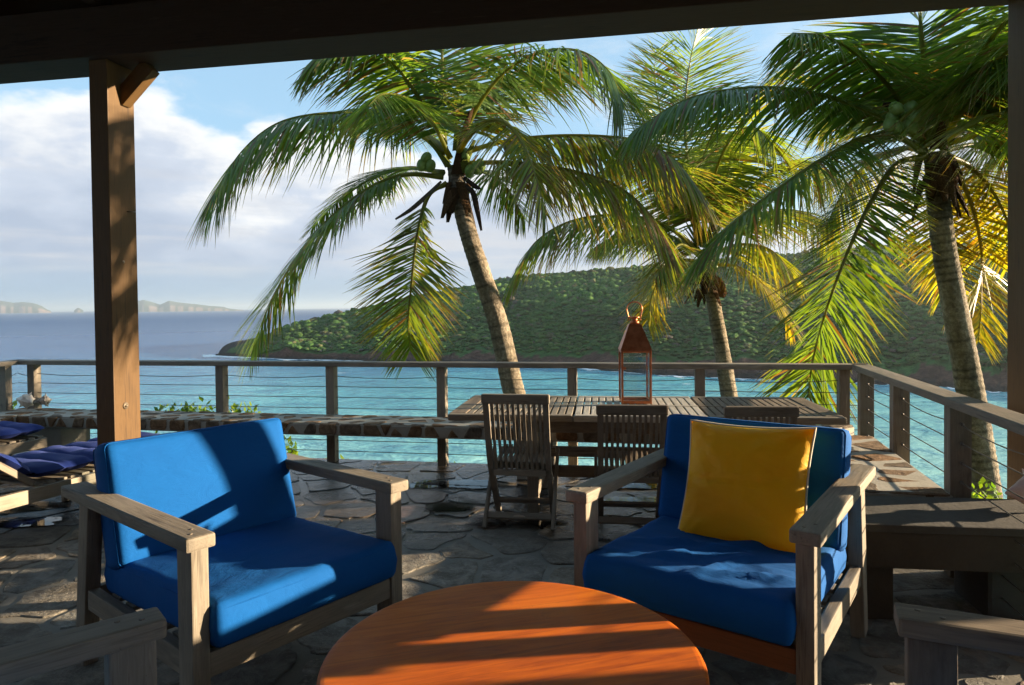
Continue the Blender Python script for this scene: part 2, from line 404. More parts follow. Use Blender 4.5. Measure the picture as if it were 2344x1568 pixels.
def leaf_mat(name, translucent=0.5, rough=0.45, spec=0.4):
    m, T, b = new_mat(name)
    a = T.add('VertexColor', layer_name='col').outputs['Color']
    p = T.add('NewGeometry').outputs['Position']
    c = T.mix(T.math('MULTIPLY', T.noise(p, 14, 3, 0.6), 0.35), a, T.mix(1.0, a, (0.55, 0.6, 0.45), 'MULTIPLY'))
    T.put(b.inputs['Base Color'], c); b.inputs['Roughness'].default_value = rough; b.inputs['Specular IOR Level'].default_value = spec
    out = m.node_tree.nodes['Material Output']
    tl = T.add('BsdfTranslucent'); T.put(tl.inputs[0], T.mix(1.0, c, (1.9, 1.8, 0.5), 'MULTIPLY'))
    mx = T.add('MixShader'); mx.inputs[0].default_value = translucent
    T.l.new(b.outputs[0], mx.inputs[1]); T.l.new(tl.outputs[0], mx.inputs[2]); T.l.new(mx.outputs[0], out.inputs[0])
    return m
M['frond'] = leaf_mat('palm_leaf', 0.50, 0.36, 0.5)
M['shrub'] = leaf_mat('shrub_leaf', 0.45, 0.4, 0.4)
def vcol_mat(name, rough=0.85, bump=0.5, bscale=40, bdist=0.02, spec=0.2):
    m, T, b = new_mat(name)
    a = T.add('VertexColor', layer_name='col').outputs['Color']
    p = T.add('NewGeometry').outputs['Position']
    n = T.noise(p, bscale, 5, 0.68)
    T.put(b.inputs['Base Color'], T.mix(T.sstep(n, 0.38, 0.66), T.mix(1.0, a, (0.55, 0.53, 0.5), 'MULTIPLY'), a))
    b.inputs['Roughness'].default_value = rough; b.inputs['Specular IOR Level'].default_value = spec
    T.put(b.inputs['Normal'], T.bump(n, bump, bdist)); return m
M['trunk'] = vcol_mat('palm_trunk', 0.9, 0.7, 26, 0.03)
M['fibre'] = vcol_mat('palm_fibre', 0.9, 0.6, 60, 0.02)
M['forest'] = vcol_mat('forest_canopy', 0.8, 1.0, 1.6, 0.8, spec=0.1)
M['land'] = vcol_mat('headland_ground', 0.95, 1.0, 0.35, 1.5, spec=0.1)
M['coconut'] = simple('green_coconut', (0.10, 0.17, 0.03), 0.45, 0, 0.4, col2=(0.17, 0.24, 0.05), scale=9)

# ------------------------------------------------------------------ sea
SEA = -28.6
def fbm(x, y, s=1.0, o=4, seed=0.0):
    v = 0; a = 0.5
    for k in range(o):
        v += a * mnoise.noise(Vector((x * s + seed, y * s - seed, seed * 1.7))); a *= .5; s *= 2.1
    return v
def sea_mat():
    m, T, b = new_mat('sea_water')
    p = T.add('NewGeometry').outputs['Position']; x, y, z = T.sep(p)
    d = T.vmath('LENGTH', T.comb(x, y, 0.0))
    nz = T.noise(p, 0.012, 4, 0.6)
    q = T.math('ADD', T.math('SUBTRACT', d, T.math('MULTIPLY', T.math('MAXIMUM', x, -60.0), 0.50)), T.math('MULTIPLY_ADD', nz, 160.0, -80.0))
    c = T.ramp(T.math('DIVIDE', q, 1000.0), [(0.07, (0.31, 0.55, 0.50)), (0.15, (0.21, 0.47, 0.46)), (0.24, (0.095, 0.35, 0.40)), (0.36, (0.048, 0.21, 0.325)), (0.60, (0.024, 0.084, 0.205)), (1.0, (0.022, 0.070, 0.180))])
    sandy = T.math('MULTIPLY', T.sstep(T.noise(T.vmath('MULTIPLY', p, (1, 1.6, 1)), 0.05, 5, 0.65), 0.50, 0.68), T.sstep(q, 210.0, 110.0))
    c = T.mix(T.math('MULTIPLY', sandy, 0.5), c, (0.30, 0.52, 0.48))
    wv = T.vmath('MULTIPLY', p, (0.8, 1.5, 1.0))
    w1 = T.noise(wv, 0.10, 5, 0.6, 0.4); w2 = T.noise(wv, 0.55, 4, 0.62)
    cr = T.noise(T.vmath('MULTIPLY', p, (0.55, 1.9, 1)), 0.075, 6, 0.66)
    cap = T.math('MULTIPLY', T.sstep(cr, 0.70, 0.73), T.sstep(T.noise(p, 0.9, 3, 0.6), 0.38, 0.55))
    c = T.mix(T.math('MULTIPLY', T.sstep(w2, 0.52, 0.34), 0.35), c, T.mix(1.0, c, (0.45, 0.55, 0.65), 'MULTIPLY'))
    w3 = T.noise(T.vmath('MULTIPLY', p, (0.5, 0.8, 1)), 0.16, 5, 0.66, 0.6)
    c = T.mix(T.math('MULTIPLY', T.sstep(w3, 0.50, 0.36), 0.7), c, T.mix(1.0, c, (0.35, 0.55, 0.7), 'MULTIPLY'))
    c = T.mix(T.math('MULTIPLY', T.sstep(w3, 0.54, 0.70), 0.5), c, T.mix(1.0, c, (2.0, 1.5, 1.3), 'MULTIPLY'))
    w4 = T.noise(T.vmath('MULTIPLY', p, (0.5, 1.0, 1)), 0.022, 9, 0.72, 0.5)
    c = T.mix(T.math('MULTIPLY', T.sstep(w4, 0.53, 0.38), 0.55), c, T.mix(1.0, c, (0.45, 0.6, 0.72), 'MULTIPLY'))
    c = T.mix(T.math('MULTIPLY', T.sstep(w4, 0.54, 0.66), 0.35), c, T.mix(1.0, c, (2.2, 1.6, 1.3), 'MULTIPLY'))
    c = T.mix(cap, c, (0.8, 0.82, 0.82))
    T.put(b.inputs['Base Color'], c)
    T.put(b.inputs['Roughness'], T.math('MULTIPLY_ADD', T.sstep(d, 150.0, 2500.0), 0.25, 0.20))
    b.inputs['Specular IOR Level'].default_value = 0.28; b.inputs['IOR'].default_value = 1.33
    h = T.math('ADD', T.math('MULTIPLY', w1, 2.0), T.math('MULTIPLY', w2, 0.55))
    n = T.add('Bump'); T.put(n.inputs['Height'], h); n.inputs['Distance'].default_value = 1.1
    T.put(n.inputs['Strength'], T.math('MULTIPLY_ADD', T.sstep(d, 300.0, 4000.0), -0.45, 0.75))
    T.put(b.inputs['Normal'], n.outputs[0])
    return m
M['sea'] = sea_mat()
rs = [0, 30, 80, 160, 300, 600, 1200, 2500, 5000, 10000, 20000, 38000]
V = [(0, 0, SEA)]; F = []
for i, r_ in enumerate(rs[1:]):
    for k in range(96):
        a = 2 * math.pi * k / 96; V.append((r_ * math.cos(a), r_ * math.sin(a), SEA))
for k in range(96): F.append((0, 1 + k, 1 + (k + 1) % 96))
for i in range(len(rs) - 2):
    o_ = 1 + i * 96
    for k in range(96): F.append((o_ + k, o_ + 96 + k, o_ + 96 + (k + 1) % 96, o_ + (k + 1) % 96))
tag(mesh('sea', V, F, M['sea']), kind='structure')

# ------------------------------------------------------------------ headland across the bay
TAB = np.array([  # view column, shore depth, skyline row, ridge depth
    (492, 438, 813, 446), (515, 432, 807, 448), (540, 426, 801, 452), (558, 422, 793, 456), (580, 416, 778, 460), (625, 405, 758, 475), (700, 395, 733, 500), (760, 390, 717, 520),
    (850, 380, 701, 540), (950, 372, 674, 560), (1050, 365, 657, 570), (1170, 355, 634, 580), (1300, 335, 619, 580),
    (1400, 310, 613, 575), (1500, 292, 603, 570), (1600, 284, 594, 560), (1700, 276, 586, 550), (1850, 263, 573, 540),
    (2000, 253, 561, 530), (2100, 248, 555, 520), (2300, 226, 545, 500), (2600, 190, 535, 440), (3200, 150, 520, 360), (4600, 115, 505, 260)], float)
xs = np.concatenate([np.linspace(492, 2700, 300), np.linspace(2740, 4600, 40)])
sh = np.interp(xs, TAB[:, 0], TAB[:, 1]); sk = np.interp(xs, TAB[:, 0], TAB[:, 2]); rd = np.interp(xs, TAB[:, 0], TAB[:, 3])
ker = np.hanning(15); ker /= ker.sum()
def smooth(a): return np.convolve(np.pad(a, 7, mode='edge'), ker, mode='valid')
sh, rd = smooth(sh), smooth(rd)
sh = sh + np.array([7 * fbm(x * .02, 3.3, 1, 4) + 3 * fbm(x * .11, 1.3, 1, 3) for x in xs])
zr = np.array([at(x, y, Y).z for x, y, Y in zip(xs, sk, rd)]) - np.clip((xs - 540) * .08, 0, 3.4)
ts = np.concatenate([np.linspace(-0.03, 0.14, 16), np.linspace(0.16, 1.0, 46), np.linspace(1.08, 1.7, 10)])
HV = np.zeros((len(xs), len(ts), 3)); HC = np.zeros((len(xs), len(ts), 3)); HR = np.zeros((len(xs), len(ts)))
for i, x in enumerate(xs):
    kx = (x - PW / 2) / FPX; zc0 = min(5.0, max(1.0, (zr[i] - SEA) * .35)) * (1 + .9 * fbm(x * .013, 7.7, 1, 3))
    for j, t in enumerate(ts):
        Y = sh[i] + (rd[i] - sh[i]) * t if t <= 1 else rd[i] + (t - 1) * 420
        if t <= 0.05: z = -2.0 + (zc0 + 2) * max(0, (t + .03) / .08) ** .75
        elif t <= 1:
            s = (t - .05) / .95; z = zc0 + (zr[i] - SEA - zc0) * (1.25 * s - .25 * s * s)
        else: z = (zr[i] - SEA) * (1 - ((t - 1) / .7) ** 1.3) - 3 * (t - 1)
        X = kx * Y
        amp = 0.9 if t < .1 else 3.2 * min(1, t) * max(0.0, 1 - t) * 4 * .6
        z += amp * fbm(X * .03, Y * .03, 1, 5) + (0.9 * fbm(X * .25, Y * .25, 1, 3) if -.01 < t < .2 else 0)
        HV[i, j] = (X, Y, SEA + z)
        rk = 0.032 + .08 * (fbm(x * .012, 11.0, 1, 4) + .10) + .04 * fbm(X * .1, Y * .1, 1, 3)
        HR[i, j] = rk
        if z < 1.6 + 1.2 * fbm(X * .2, Y * .2): HC[i, j] = (0.035, 0.028, 0.025)
        elif t < rk: HC[i, j] = np.array((0.115, 0.062, 0.045)) * (0.8 + .8 * fbm(X * .12, Y * .12, 1, 4))
        else: HC[i, j] = np.array((0.045, 0.115, 0.028)) * (1 + .5 * fbm(X * .05, Y * .05))
ni, nj = len(xs), len(ts)
idx = np.arange(ni * nj).reshape(ni, nj)
F = np.stack([idx[:-1, :-1], idx[1:, :-1], idx[1:, 1:], idx[:-1, 1:]], -1).reshape(-1, 4)
headland = tag(np_mesh('headland', HV.reshape(-1, 3), F, M['land'], smooth=True, col=np.clip(HC.reshape(-1, 3), .01, 1)), kind='structure')

# trees of the headland: one mass of thousands of crowns
def ico(sub):
    bm = bmesh.new(); bmesh.ops.create_icosphere(bm, subdivisions=sub, radius=1.0)
    v = np.array([q.co[:] for q in bm.verts]); f = np.array([[q.index for q in fc.verts] for fc in bm.faces]); bm.free(); return v, f
iv, if_ = ico(2)
crowns = []
for k in range(6):
    d = np.array([1 + .55 * mnoise.noise(Vector(p) * 1.6 + Vector((k * 9.1, 0, 0))) + .35 * mnoise.noise(Vector(p) * 3.7 + Vector((0, k * 5.1, 0))) for p in iv])
    c = iv * d[:, None]; c[:, 2] = np.where(c[:, 2] < 0, c[:, 2] * .55, c[:, 2]); crowns.append(c)
NV, NF, NC = [], [], []; base = 0
n_tree = 0
for _ in range(90000):
    if n_tree >= 22000: break
    x = random.uniform(566, 2640); t = random.uniform(0.05, 1.06)
    i = np.interp(x, xs, np.arange(ni)); j = np.interp(t, ts, np.arange(nj)); i0, j0 = min(int(i), ni - 2), min(int(j), nj - 2); a, b_ = i - i0, j - j0
    P = (HV[i0, j0] * (1 - a) + HV[i0 + 1, j0] * a) * (1 - b_) + (HV[i0, j0 + 1] * (1 - a) + HV[i0 + 1, j0 + 1] * a) * b_
    if t < HR[i0, j0] + .015: continue
    wt = .25 + .75 * P[1] / 560.0
    if random.random() > wt: continue
    open_ = fbm(P[0] * .02, P[1] * .02, 1, 4, 5.0)
    if open_ > .22 and random.random() < .55: continue
    s = random.uniform(.85, 1.75) * (0.75 + .5 * min(1, t * 1.6)) * (1.55 if random.random() < .10 else 1) * min(1, .45 + (x - 566) / 160)
    flat_ = .62 if t < .45 else .95
    an = random.uniform(0, 6.28); ca, sa = math.cos(an), math.sin(an)
    c = crowns[random.randrange(6)] * np.array((s * random.uniform(1.0, 1.5), s, s * flat_ * random.uniform(.8, 1.2)))
    c = np.stack([c[:, 0] * ca - c[:, 1] * sa, c[:, 0] * sa + c[:, 1] * ca, c[:, 2]], -1)
    NV.append(c + P + np.array((0, 0, s * .45))); NF.append(if_ + base); base += len(iv)
    g = random.random(); hue = np.array((0.060, 0.150, 0.036)) * (1 - g) + np.array((0.120, 0.235, 0.050)) * g
    if random.random() < .10: hue = np.array((0.16, 0.17, 0.075))
    if random.random() < .03: hue = np.array((0.19, 0.17, 0.14))
    hue = hue * (0.85 + .9 * open_)
    shade = np.clip(0.75 + .35 * crowns[0][:, 2:3] * 0 + RNG.uniform(-.12, .25, (len(iv), 1)), .5, 1.3)
    NC.append(np.clip(hue * shade, .008, 1)); n_tree += 1
forest = np_mesh('headland_forest', np.concatenate(NV), np.concatenate(NF), M['forest'], col=np.concatenate(NC))
tag(forest, 'dense green scrub forest covering the headland across the bay', 'forest', kind='stuff')

# surf along the foot of the headland
def foam_mat():
    m, T, b = new_mat('surf_foam'); out = m.node_tree.nodes['Material Output']
    a = T.sep(T.add('VertexColor', layer_name='col').outputs['Color'])[0]
    p = T.add('NewGeometry').outputs['Position']
    f = T.sstep(T.math('ADD', T.noise(T.vmath('MULTIPLY', p, (.5, 1.2, 1)), 0.32, 5, 0.7), T.math('MULTIPLY_ADD', a, 0.34, -0.22)), 0.46, 0.56)
    b.inputs['Base Color'].default_value = (0.78, 0.80, 0.80, 1); b.inputs['Roughness'].default_value = 0.8
    tr = T.add('BsdfTransparent'); mx = T.add('MixShader'); T.put(mx.inputs[0], f); T.l.new(tr.outputs[0], mx.inputs[1]); T.l.new(b.outputs[0], mx.inputs[2])
    T.l.new(mx.outputs[0], out.inputs[0]); return m
M['foam'] = foam_mat()
V = []; C = []
offs = [4, 0, -3, -8, -16]; amt = [0.9, 1.0, 0.85, 0.4, 0.0]
xs2 = np.concatenate([np.linspace(462, 490, 6), xs[:300]])
for x in xs2:
    k = (x - PW / 2) / FPX; s_ = float(np.interp(x, xs, sh)); rough_ = 1 + 1.2 * fbm(x * .03, 2.2, 1, 3) + (0.9 if x < 560 else 0)
    for o_, a in zip(offs, amt):
        Y = s_ + o_ * max(.3, rough_); V.append((k * Y, Y, SEA + .12)); C.append((a * (.6 + .5 * rough_) * (1 if x > 455 else .5),) * 3)
n5 = len(offs); idx = np.arange(len(V)).reshape(-1, n5)
F = np.stack([idx[:-1, :-1], idx[:-1, 1:], idx[1:, 1:], idx[1:, :-1]], -1).reshape(-1, 4)
tag(np_mesh('surf_foam', np.array(V), F, M['foam'], col=np.clip(np.array(C), 0, 1)), 'white surf breaking along the rocks of the headland', 'surf', kind='stuff')

# two far islands and a rock
def island(name, prof, depth, label):
    xs_ = np.arange(prof[0][0], prof[-1][0] + .1, 3.0); V = []; C = []
    py = np.interp(xs_, [p[0] for p in prof], [p[1] for p in prof])
    rows = [0, .08, .2, .4, .65, 1.0, 1.5, 2.0]
    for x, y in zip(xs_, py):
        k = (x - PW / 2) / FPX; zt = max(0.0, at(x, y, depth).z - SEA)
        cl = .5 + .5 * math.sin(x * .21) * math.sin(x * .083 + 1) + .6 * fbm(x * .09, 3.0)
        for t in rows:
            Y = depth - 900 + 900 * t; z = zt * (min(1, (t / .35) ** .5 * .62) if t <= .35 else .62 + .38 * math.sin(min(1, (t - .35) / .65) * math.pi / 2)) if t <= 1 else zt * (2 - t)
            z += zt * .1 * fbm(x * .1, t * 3) if 0 < t < 1 else 0
            V.append((k * Y, Y, SEA - 1 + z))
            C.append((0.40, 0.27, 0.20) if (t <= .25 and cl > .45) else (0.085, 0.105, 0.06))
    n = len(rows); idx = np.arange(len(V)).reshape(-1, n)
    F = np.stack([idx[:-1, :-1], idx[1:, :-1], idx[1:, 1:], idx[:-1, 1:]], -1).reshape(-1, 4)
    o = np_mesh(name, np.array(V), F, M['land'], smooth=True, col=np.array(C)); return tag(o, kind='structure', label=label)
island('far_island', [(-420, 714), (-300, 700), (-150, 690), (-40, 686), (10, 689), (32, 693), (52, 691), (80, 694), (96, 700), (106, 707), (118, 712)], 10000, 'hazy low island with pale cliffs at the left edge of the sea')
island('far_island', [(268, 711), (290, 700), (314, 690), (329, 686), (345, 690), (367, 697), (388, 688), (408, 692), (448, 696), (482, 700), (512, 702), (524, 706), (560, 710)], 10000, 'hazy twin-peaked island with pale cliffs right of the big post')
island('far_rock', [(170, 711), (175, 706), (180, 704), (186, 707), (192, 711)], 9900, 'tiny hazy rock islet on the horizon left of the post')

# ------------------------------------------------------------------ terrace frame of reference
e1 = Vector((0.985, -0.174, 0)).normalized(); e2 = Vector((-e1.y, e1.x, 0))
def far_line(kx):           # point of the far rail line seen in column slope kx
    X = kx * 5.896 / (1 + .19 * kx); return Vector((X, 5.896 - .19 * X, 0))
def col(px): return (px - PW / 2) / FPX
CORNER_R = Vector((2.735, 5.376, 0)); CORNER_L = far_line(col(38))
rr = Vector((0.24, 0.97, 0)).normalized()               # right rail, heading away
rl = Vector((-0.10, -1.0, 0)).normalized()              # left rail, heading to the house
RAIL_END_R = CORNER_R - rr * ((CORNER_R.y - 2.06) / rr.y)
RAIL_END_L = CORNER_L + rl * 3.2
out_far = Vector((.19, 1, 0)).normalized(); out_r = Vector((rr.y, -rr.x, 0)); out_l = Vector((-rl.y * -1, 0, 0))
out_l = Vector((-1.0, 0.10, 0)).normalized()
def patio_dist(x, y):
    p = Vector((x, y, 0)); return max((p - CORNER_R).dot(out_far), (p - CORNER_R).dot(out_r), (p - CORNER_L).dot(out_l)) - .12

# hillside under and below the terrace
gx = np.concatenate([np.linspace(-140, -12, 26), np.linspace(-11, 11, 45), np.linspace(12, 140, 26)])
gy = np.concatenate([np.linspace(-60, -2, 12), np.linspace(-1, 14, 31), np.linspace(15, 130, 30)])
V = []; C = []
for x in gx:
    for y in gy:
        d = patio_dist(x, y); z = -.42 if d < .25 else -.42 - .35 * min(d - .25, .8) - .62 * max(0, d - 1.05)
        z += .35 * fbm(x * .15, y * .15, 1, 4) * min(1, max(0, d)) - (0.0 if d < 0 else 0)
        if d > 0: z = min(z, -.42)
        V.append((x, y, max(z, SEA - 3)))
        g = .5 + fbm(x * .4, y * .4, 1, 3)
        C.append((0.05 + .03 * g, 0.08 + .04 * g, 0.022))
idx = np.arange(len(V)).reshape(len(gx), len(gy))
F = np.stack([idx[:-1, :-1], idx[1:, :-1], idx[1:, 1:], idx[:-1, 1:]], -1).reshape(-1, 4)
tag(np_mesh('hillside', np.array(V), F, M['land'], smooth=True, col=np.array(C)), kind='structure')

# ------------------------------------------------------------------ terrace floor: mortar bed + flagstones
P0 = CORNER_L + out_far * .12 + out_l * .12; P1 = CORNER_R + out_far * .12 + out_r * .12
P2 = CORNER_R - rr * 9 + out_r * .12; P3 = CORNER_L + rl * 10 + out_l * .12
pv = [P0, P1, P2, P3]
floor = mesh('patio_floor', [(p.x, p.y, -.005) for p in pv] + [(p.x, p.y, -.5) for p in pv],
             [(3, 2, 1, 0), (0, 1, 5, 4), (1, 2, 6, 5), (2, 3, 7, 6), (3, 0, 4, 7)], M['fmortar'])
floor.data.flip_normals() if floor.data.polygons[0].normal.z < 0 else None
tag(floor, kind='structure')

def clip(poly, n, c):       # keep n.p <= c
    out = []
    for i in range(len(poly)):
        a, b = poly[i], poly[(i + 1) % len(poly)]
        da, db = a[0] * n[0] + a[1] * n[1] - c, b[0] * n[0] + b[1] * n[1] - c
        if da <= 0: out.append(a)
        if (da < 0 < db) or (db < 0 < da):
            t = da / (da - db); out.append((a[0] + (b[0] - a[0]) * t, a[1] + (b[1] - a[1]) * t))
    return out
def cells(sites, bound, gap):
    S = np.array(sites); res = []
    for i, s in enumerate(sites):
        d = np.hypot(S[:, 0] - s[0], S[:, 1] - s[1]); near = np.argsort(d)[1:17]
        poly = list(bound)
        for j in near:
            n = (S[j] - S[i]); L = np.hypot(*n)
            if L < 1e-6: continue
            n = n / L; c = float(n @ ((S[i] + S[j]) / 2)) - gap * random.uniform(.25, .85)
            poly = clip(poly, n, c)
            if len(poly) < 3: break
        if len(poly) >= 3: res.append(poly)
    return res
def area(poly):
    return .5 * sum(poly[i][0] * poly[(i + 1) % len(poly)][1] - poly[(i + 1) % len(poly)][0] * poly[i][1] for i in range(len(poly)))
def rounded(poly, it=1, jit=0.0):
    # split long sides with a wobble, then cut the corners
    out = []
    for i in range(len(poly)):
        a, b = poly[i], poly[(i + 1) % len(poly)]; out.append(a)
        L = math.hypot(b[0] - a[0], b[1] - a[1])
        if L > .09 and jit > 0:
            for t in (.33, .67):
                out.append((a[0] + (b[0] - a[0]) * t + random.uniform(-jit, jit), a[1] + (b[1] - a[1]) * t + random.uniform(-jit, jit)))
    for _ in range(it):
        q = []
        for i in range(len(out)):
            a, b = out[i], out[(i + 1) % len(out)]
            q += [(a[0] * .78 + b[0] * .22, a[1] * .78 + b[1] * .22), (a[0] * .22 + b[0] * .78, a[1] * .22 + b[1] * .78)]
        out = q
    return out
def stone(name, poly, h, depth, mat, parent, frame, tilt=0.0, cham=0.006):
    """flat stone whose outline lies in the plane of frame=(O,U,V,N)"""
    O, U, Vv, N = frame
    cx = sum(p[0] for p in poly) / len(poly); cy = sum(p[1] for p in poly) / len(poly)
    tx, ty = random.uniform(-tilt, tilt), random.uniform(-tilt, tilt)
    n = len(poly); vs_ = []
    for p in poly:
        vs_.append((p[0] - cx, p[1] - cy, -depth))
    for p in poly:
        vs_.append((p[0] - cx, p[1] - cy, h - cham + (p[0] - cx) * tx + (p[1] - cy) * ty))
    for p in poly:
        ux, uy = p[0] - cx, p[1] - cy; L = math.hypot(ux, uy) or 1; f = max(0, L - cham * 1.6) / L
        vs_.append((ux * f, uy * f, h + ux * tx + uy * ty))
    F = [tuple(range(2 * n, 3 * n))]
    for i in range(n):
        j = (i + 1) % n; F.append((i, j, n + j, n + i)); F.append((n + i, n + j, 2 * n + j, 2 * n + i))
    o = mesh(name, vs_, F, mat, parent)
    m = Matrix((U, Vv, N)).transposed().to_4x4(); m.translation = O + U * cx + Vv * cy
    o.matrix_basis = m
    return o
bound = [(p.x - (0.10 * (out_far.x if k < 2 else 0)), p.y - .03) for k, p in enumerate([P3 + Vector((0, 6.6, 0)), P2 + Vector((0, 4.4, 0)), P1, P0])]
def hexsites(x0, x1, y0, y1, s, jit):
    out = []; r = 0; y = y0
    while y < y1:
        x = x0 + (s / 2 if r % 2 else 0)
        while x < x1: out.append((x + random.uniform(-jit, jit) * s, y + random.uniform(-jit, jit) * s)); x += s
        y += s * .86; r += 1
    return out
sites = [s for s in hexsites(-5.6, 3.3, 1.15, 7.0, .345, .42) if patio_dist(*s) < -.06 and s[0] > -.80 * s[1] - .5 and s[0] < .8 * s[1] + .5]
# leave some neighbours out so that sizes differ
sites = [s for s in sites if random.random() > .15]
fb = [(-6.6, .9), (RAIL_END_R.x + .05 - .3, .9), (CORNER_R.x - rr.x * 2 + .08, CORNER_R.y - rr.y * 2), (P1.x - .03, P1.y - .03), (P0.x + .03, P0.y - .03)]
ZF = (Vector((0, 0, 0)), Vector((1, 0, 0)), Vector((0, 1, 0)), Vector((0, 0, 1)))
polys = [p if area(p) > 0 else p[::-1] for p in cells(sites, fb, .040) if abs(area(p)) > .007]
polys.sort(key=lambda p: sum(q[1] for q in p) / len(p))
rest = []
for k, poly in enumerate(polys):
    o = stone('flagstone', rounded(poly, 1, .024), random.uniform(-.002, .004), .03, M['flag'], floor, ZF, .008, .004)
    if k >= 298: rest.append(o)
if rest:                                    # the farthest ones, smallest in view, joined
    V = []; F = []
    for o in rest:
        b0 = len(V); V += [o.matrix_basis @ v.co for v in o.data.vertices]; F += [tuple(b0 + i for i in p.vertices) for p in o.data.polygons]
        bpy.data.objects.remove(o)
    tag(mesh('far_flagstones', V, F, M['flag'], floor), kind='stuff')

# rain puddles
def puddle(px, py, rx, ry, label):
    c = atz(px, py, .0072); pts = []
    for k in range(40):
        a = 2 * math.pi * k / 40; f = 1 + .55 * mnoise.noise(Vector((math.cos(a) * 1.6 + px, math.sin(a) * 1.6, py * .1)))
        pts.append((math.cos(a) * rx * f, math.sin(a) * ry * f, 0))
    o = mesh('rain_puddle', pts, [tuple(range(40))], M['puddle'], loc=c); tag(o, label, 'puddle', 'rain puddles on the terrace')
puddle(978, 1109, .16, .12, 'small bright puddle beside the left armchair\'s far armrest')
puddle(1080, 1108, .34, .12, 'long blue puddle left of the tall slatted chair')
puddle(1030, 1160, .20, .10, 'dark puddle in front of the tall slatted chair, to its left')
puddle(1180, 1192, .30, .12, 'dark puddle under the tall slatted chair')
puddle(1446, 1144, .25, .10, 'blue puddle under the low slatted chair behind the pillow armchair')
puddle(40, 1160, .34, .13, 'bright puddle beside the lounger, farther of the two')
puddle(30, 1195, .36, .13, 'bright puddle beside the lounger, nearer of the two')
puddle(1500, 1108, .4, .12, 'shallow puddle under the dining table near the far railing')

# ------------------------------------------------------------------ stone benches round the terrace
BZ, BT, BD = .44, .115, .45
def bench(a, b, inward, label, depth=BD, front=True, piers=(), miter=(0, 0), cell=.195):
    """slab of fieldstone in mortar from a to b along the rail, reaching inward"""
    d = (b - a).normalized(); L = (b - a).length
    root = empty('stone_bench', (a.x, a.y, 0), label=label, cat='bench')
    A = Vector((0, 0, 0))
    q = [A, d * L, d * (L - miter[1]) + inward * depth, d * miter[0] + inward * depth]
    zs = (BZ - BT, BZ - .010)
    V = [(p.x, p.y, zs[0]) for p in q] + [(p.x, p.y, zs[1]) for p in q]
    F = [(0, 1, 2, 3), (7, 6, 5, 4), (0, 4, 5, 1), (1, 5, 6, 2), (2, 6, 7, 3), (3, 7, 4, 0)]
    o = mesh('slab', V, F, M['bmortar'], root)
    bm = bmesh.new(); bm.from_mesh(o.data); bmesh.ops.recalc_face_normals(bm, faces=bm.faces); bmesh.ops.bevel(bm, geom=list(bm.edges), offset=.012, segments=2, affect='EDGES'); bm.to_mesh(o.data); bm.free()
    U = d; N = Vector((0, 0, 1)); Vv = N.cross(U)
    s = Vv.dot(inward) > 0
    def loc2(p): return (p.dot(U), p.dot(Vv))
    bnd = [loc2(p) for p in q]
    if area(bnd) < 0: bnd = bnd[::-1]
    xs_ = [p[0] for p in bnd]; ys_ = [p[1] for p in bnd]
    st = [p for p in hexsites(min(xs_) + .04, max(xs_) - .02, min(ys_) + .06, max(ys_) - .03, cell, .33)]
    st = [p for p in st if random.random() > .06]
    ctr = (sum(xs_) / 4, sum(ys_) / 4)
    bs = [(p[0] * .997 + ctr[0] * .003, ctr[1] + (p[1] - ctr[1]) * .95) for p in bnd]
    for poly in cells(st, bs, .056):
        if abs(area(poly)) < .004: continue
        stone('stone', rounded(poly, 1, .008), random.uniform(.0, .006), .03, M['bstone'], root, (Vector((0, 0, BZ - .010)), U, Vv, N), .03, .007)
    if front:
        fu = U; fn = inward; fv = fn.cross(fu); zc = BZ - BT
        up = 1 if fv.z > 0 else -1
        if up < 0: fu = -fu; fv = fn.cross(fu)
        O = d * (miter[0] if up > 0 else L - miter[1]) + inward * (depth + .002); O.z = zc
        Lf = L - miter[0] - miter[1]
        st = []; x = .06
        while x < Lf:
            st.append((x, BT * .42 + random.uniform(-.012, .012))); x += random.uniform(.13, .24)
            if random.random() < .35: st.append((x - .09, BT * .85))
        for poly in cells(st, [(0, .014), (Lf, .014), (Lf, BT - .014), (0, BT - .014)], .034):
            if abs(area(poly)) < .0025: continue
            stone('stone', rounded(poly, 1, .004), random.uniform(.002, .010), .02, M['bstone'], root, (O, fu, fv, fn), .03, .005)
    for (u, wd, dp) in piers:
        c = d * u + inward * (depth * .5)
        pier = board('pier', (c.x, c.y, -.02), (c.x, c.y, BZ - BT + .001), wd, dp, M['bmortar'], root, up=tuple(inward), bev=.015)
    return root
in_far = -out_far; in_r = -out_r; in_l = -out_l
hp = .045
bench(CORNER_L + in_far * hp + in_l * .40, CORNER_R + in_far * hp + in_r * hp, in_far, 'long fieldstone bench along the far railing below the sea view', piers=((.32, .34, .34), (4.9, .3, .3)), miter=(0.06, 0.45))
bench(CORNER_R + in_r * hp + in_far * .50, CORNER_R - rr * 2.05 + in_r * hp, in_r, 'sunlit fieldstone bench along the right-hand railing', depth=.42, piers=((.75, .3, .3),), miter=(0, 0))
bench(CORNER_L + in_l * hp + in_far * (hp - .02), RAIL_END_L + in_l * hp, in_l, 'fieldstone bench along the left railing at the picture edge', depth=.36, piers=((1.6, .3, .25),))

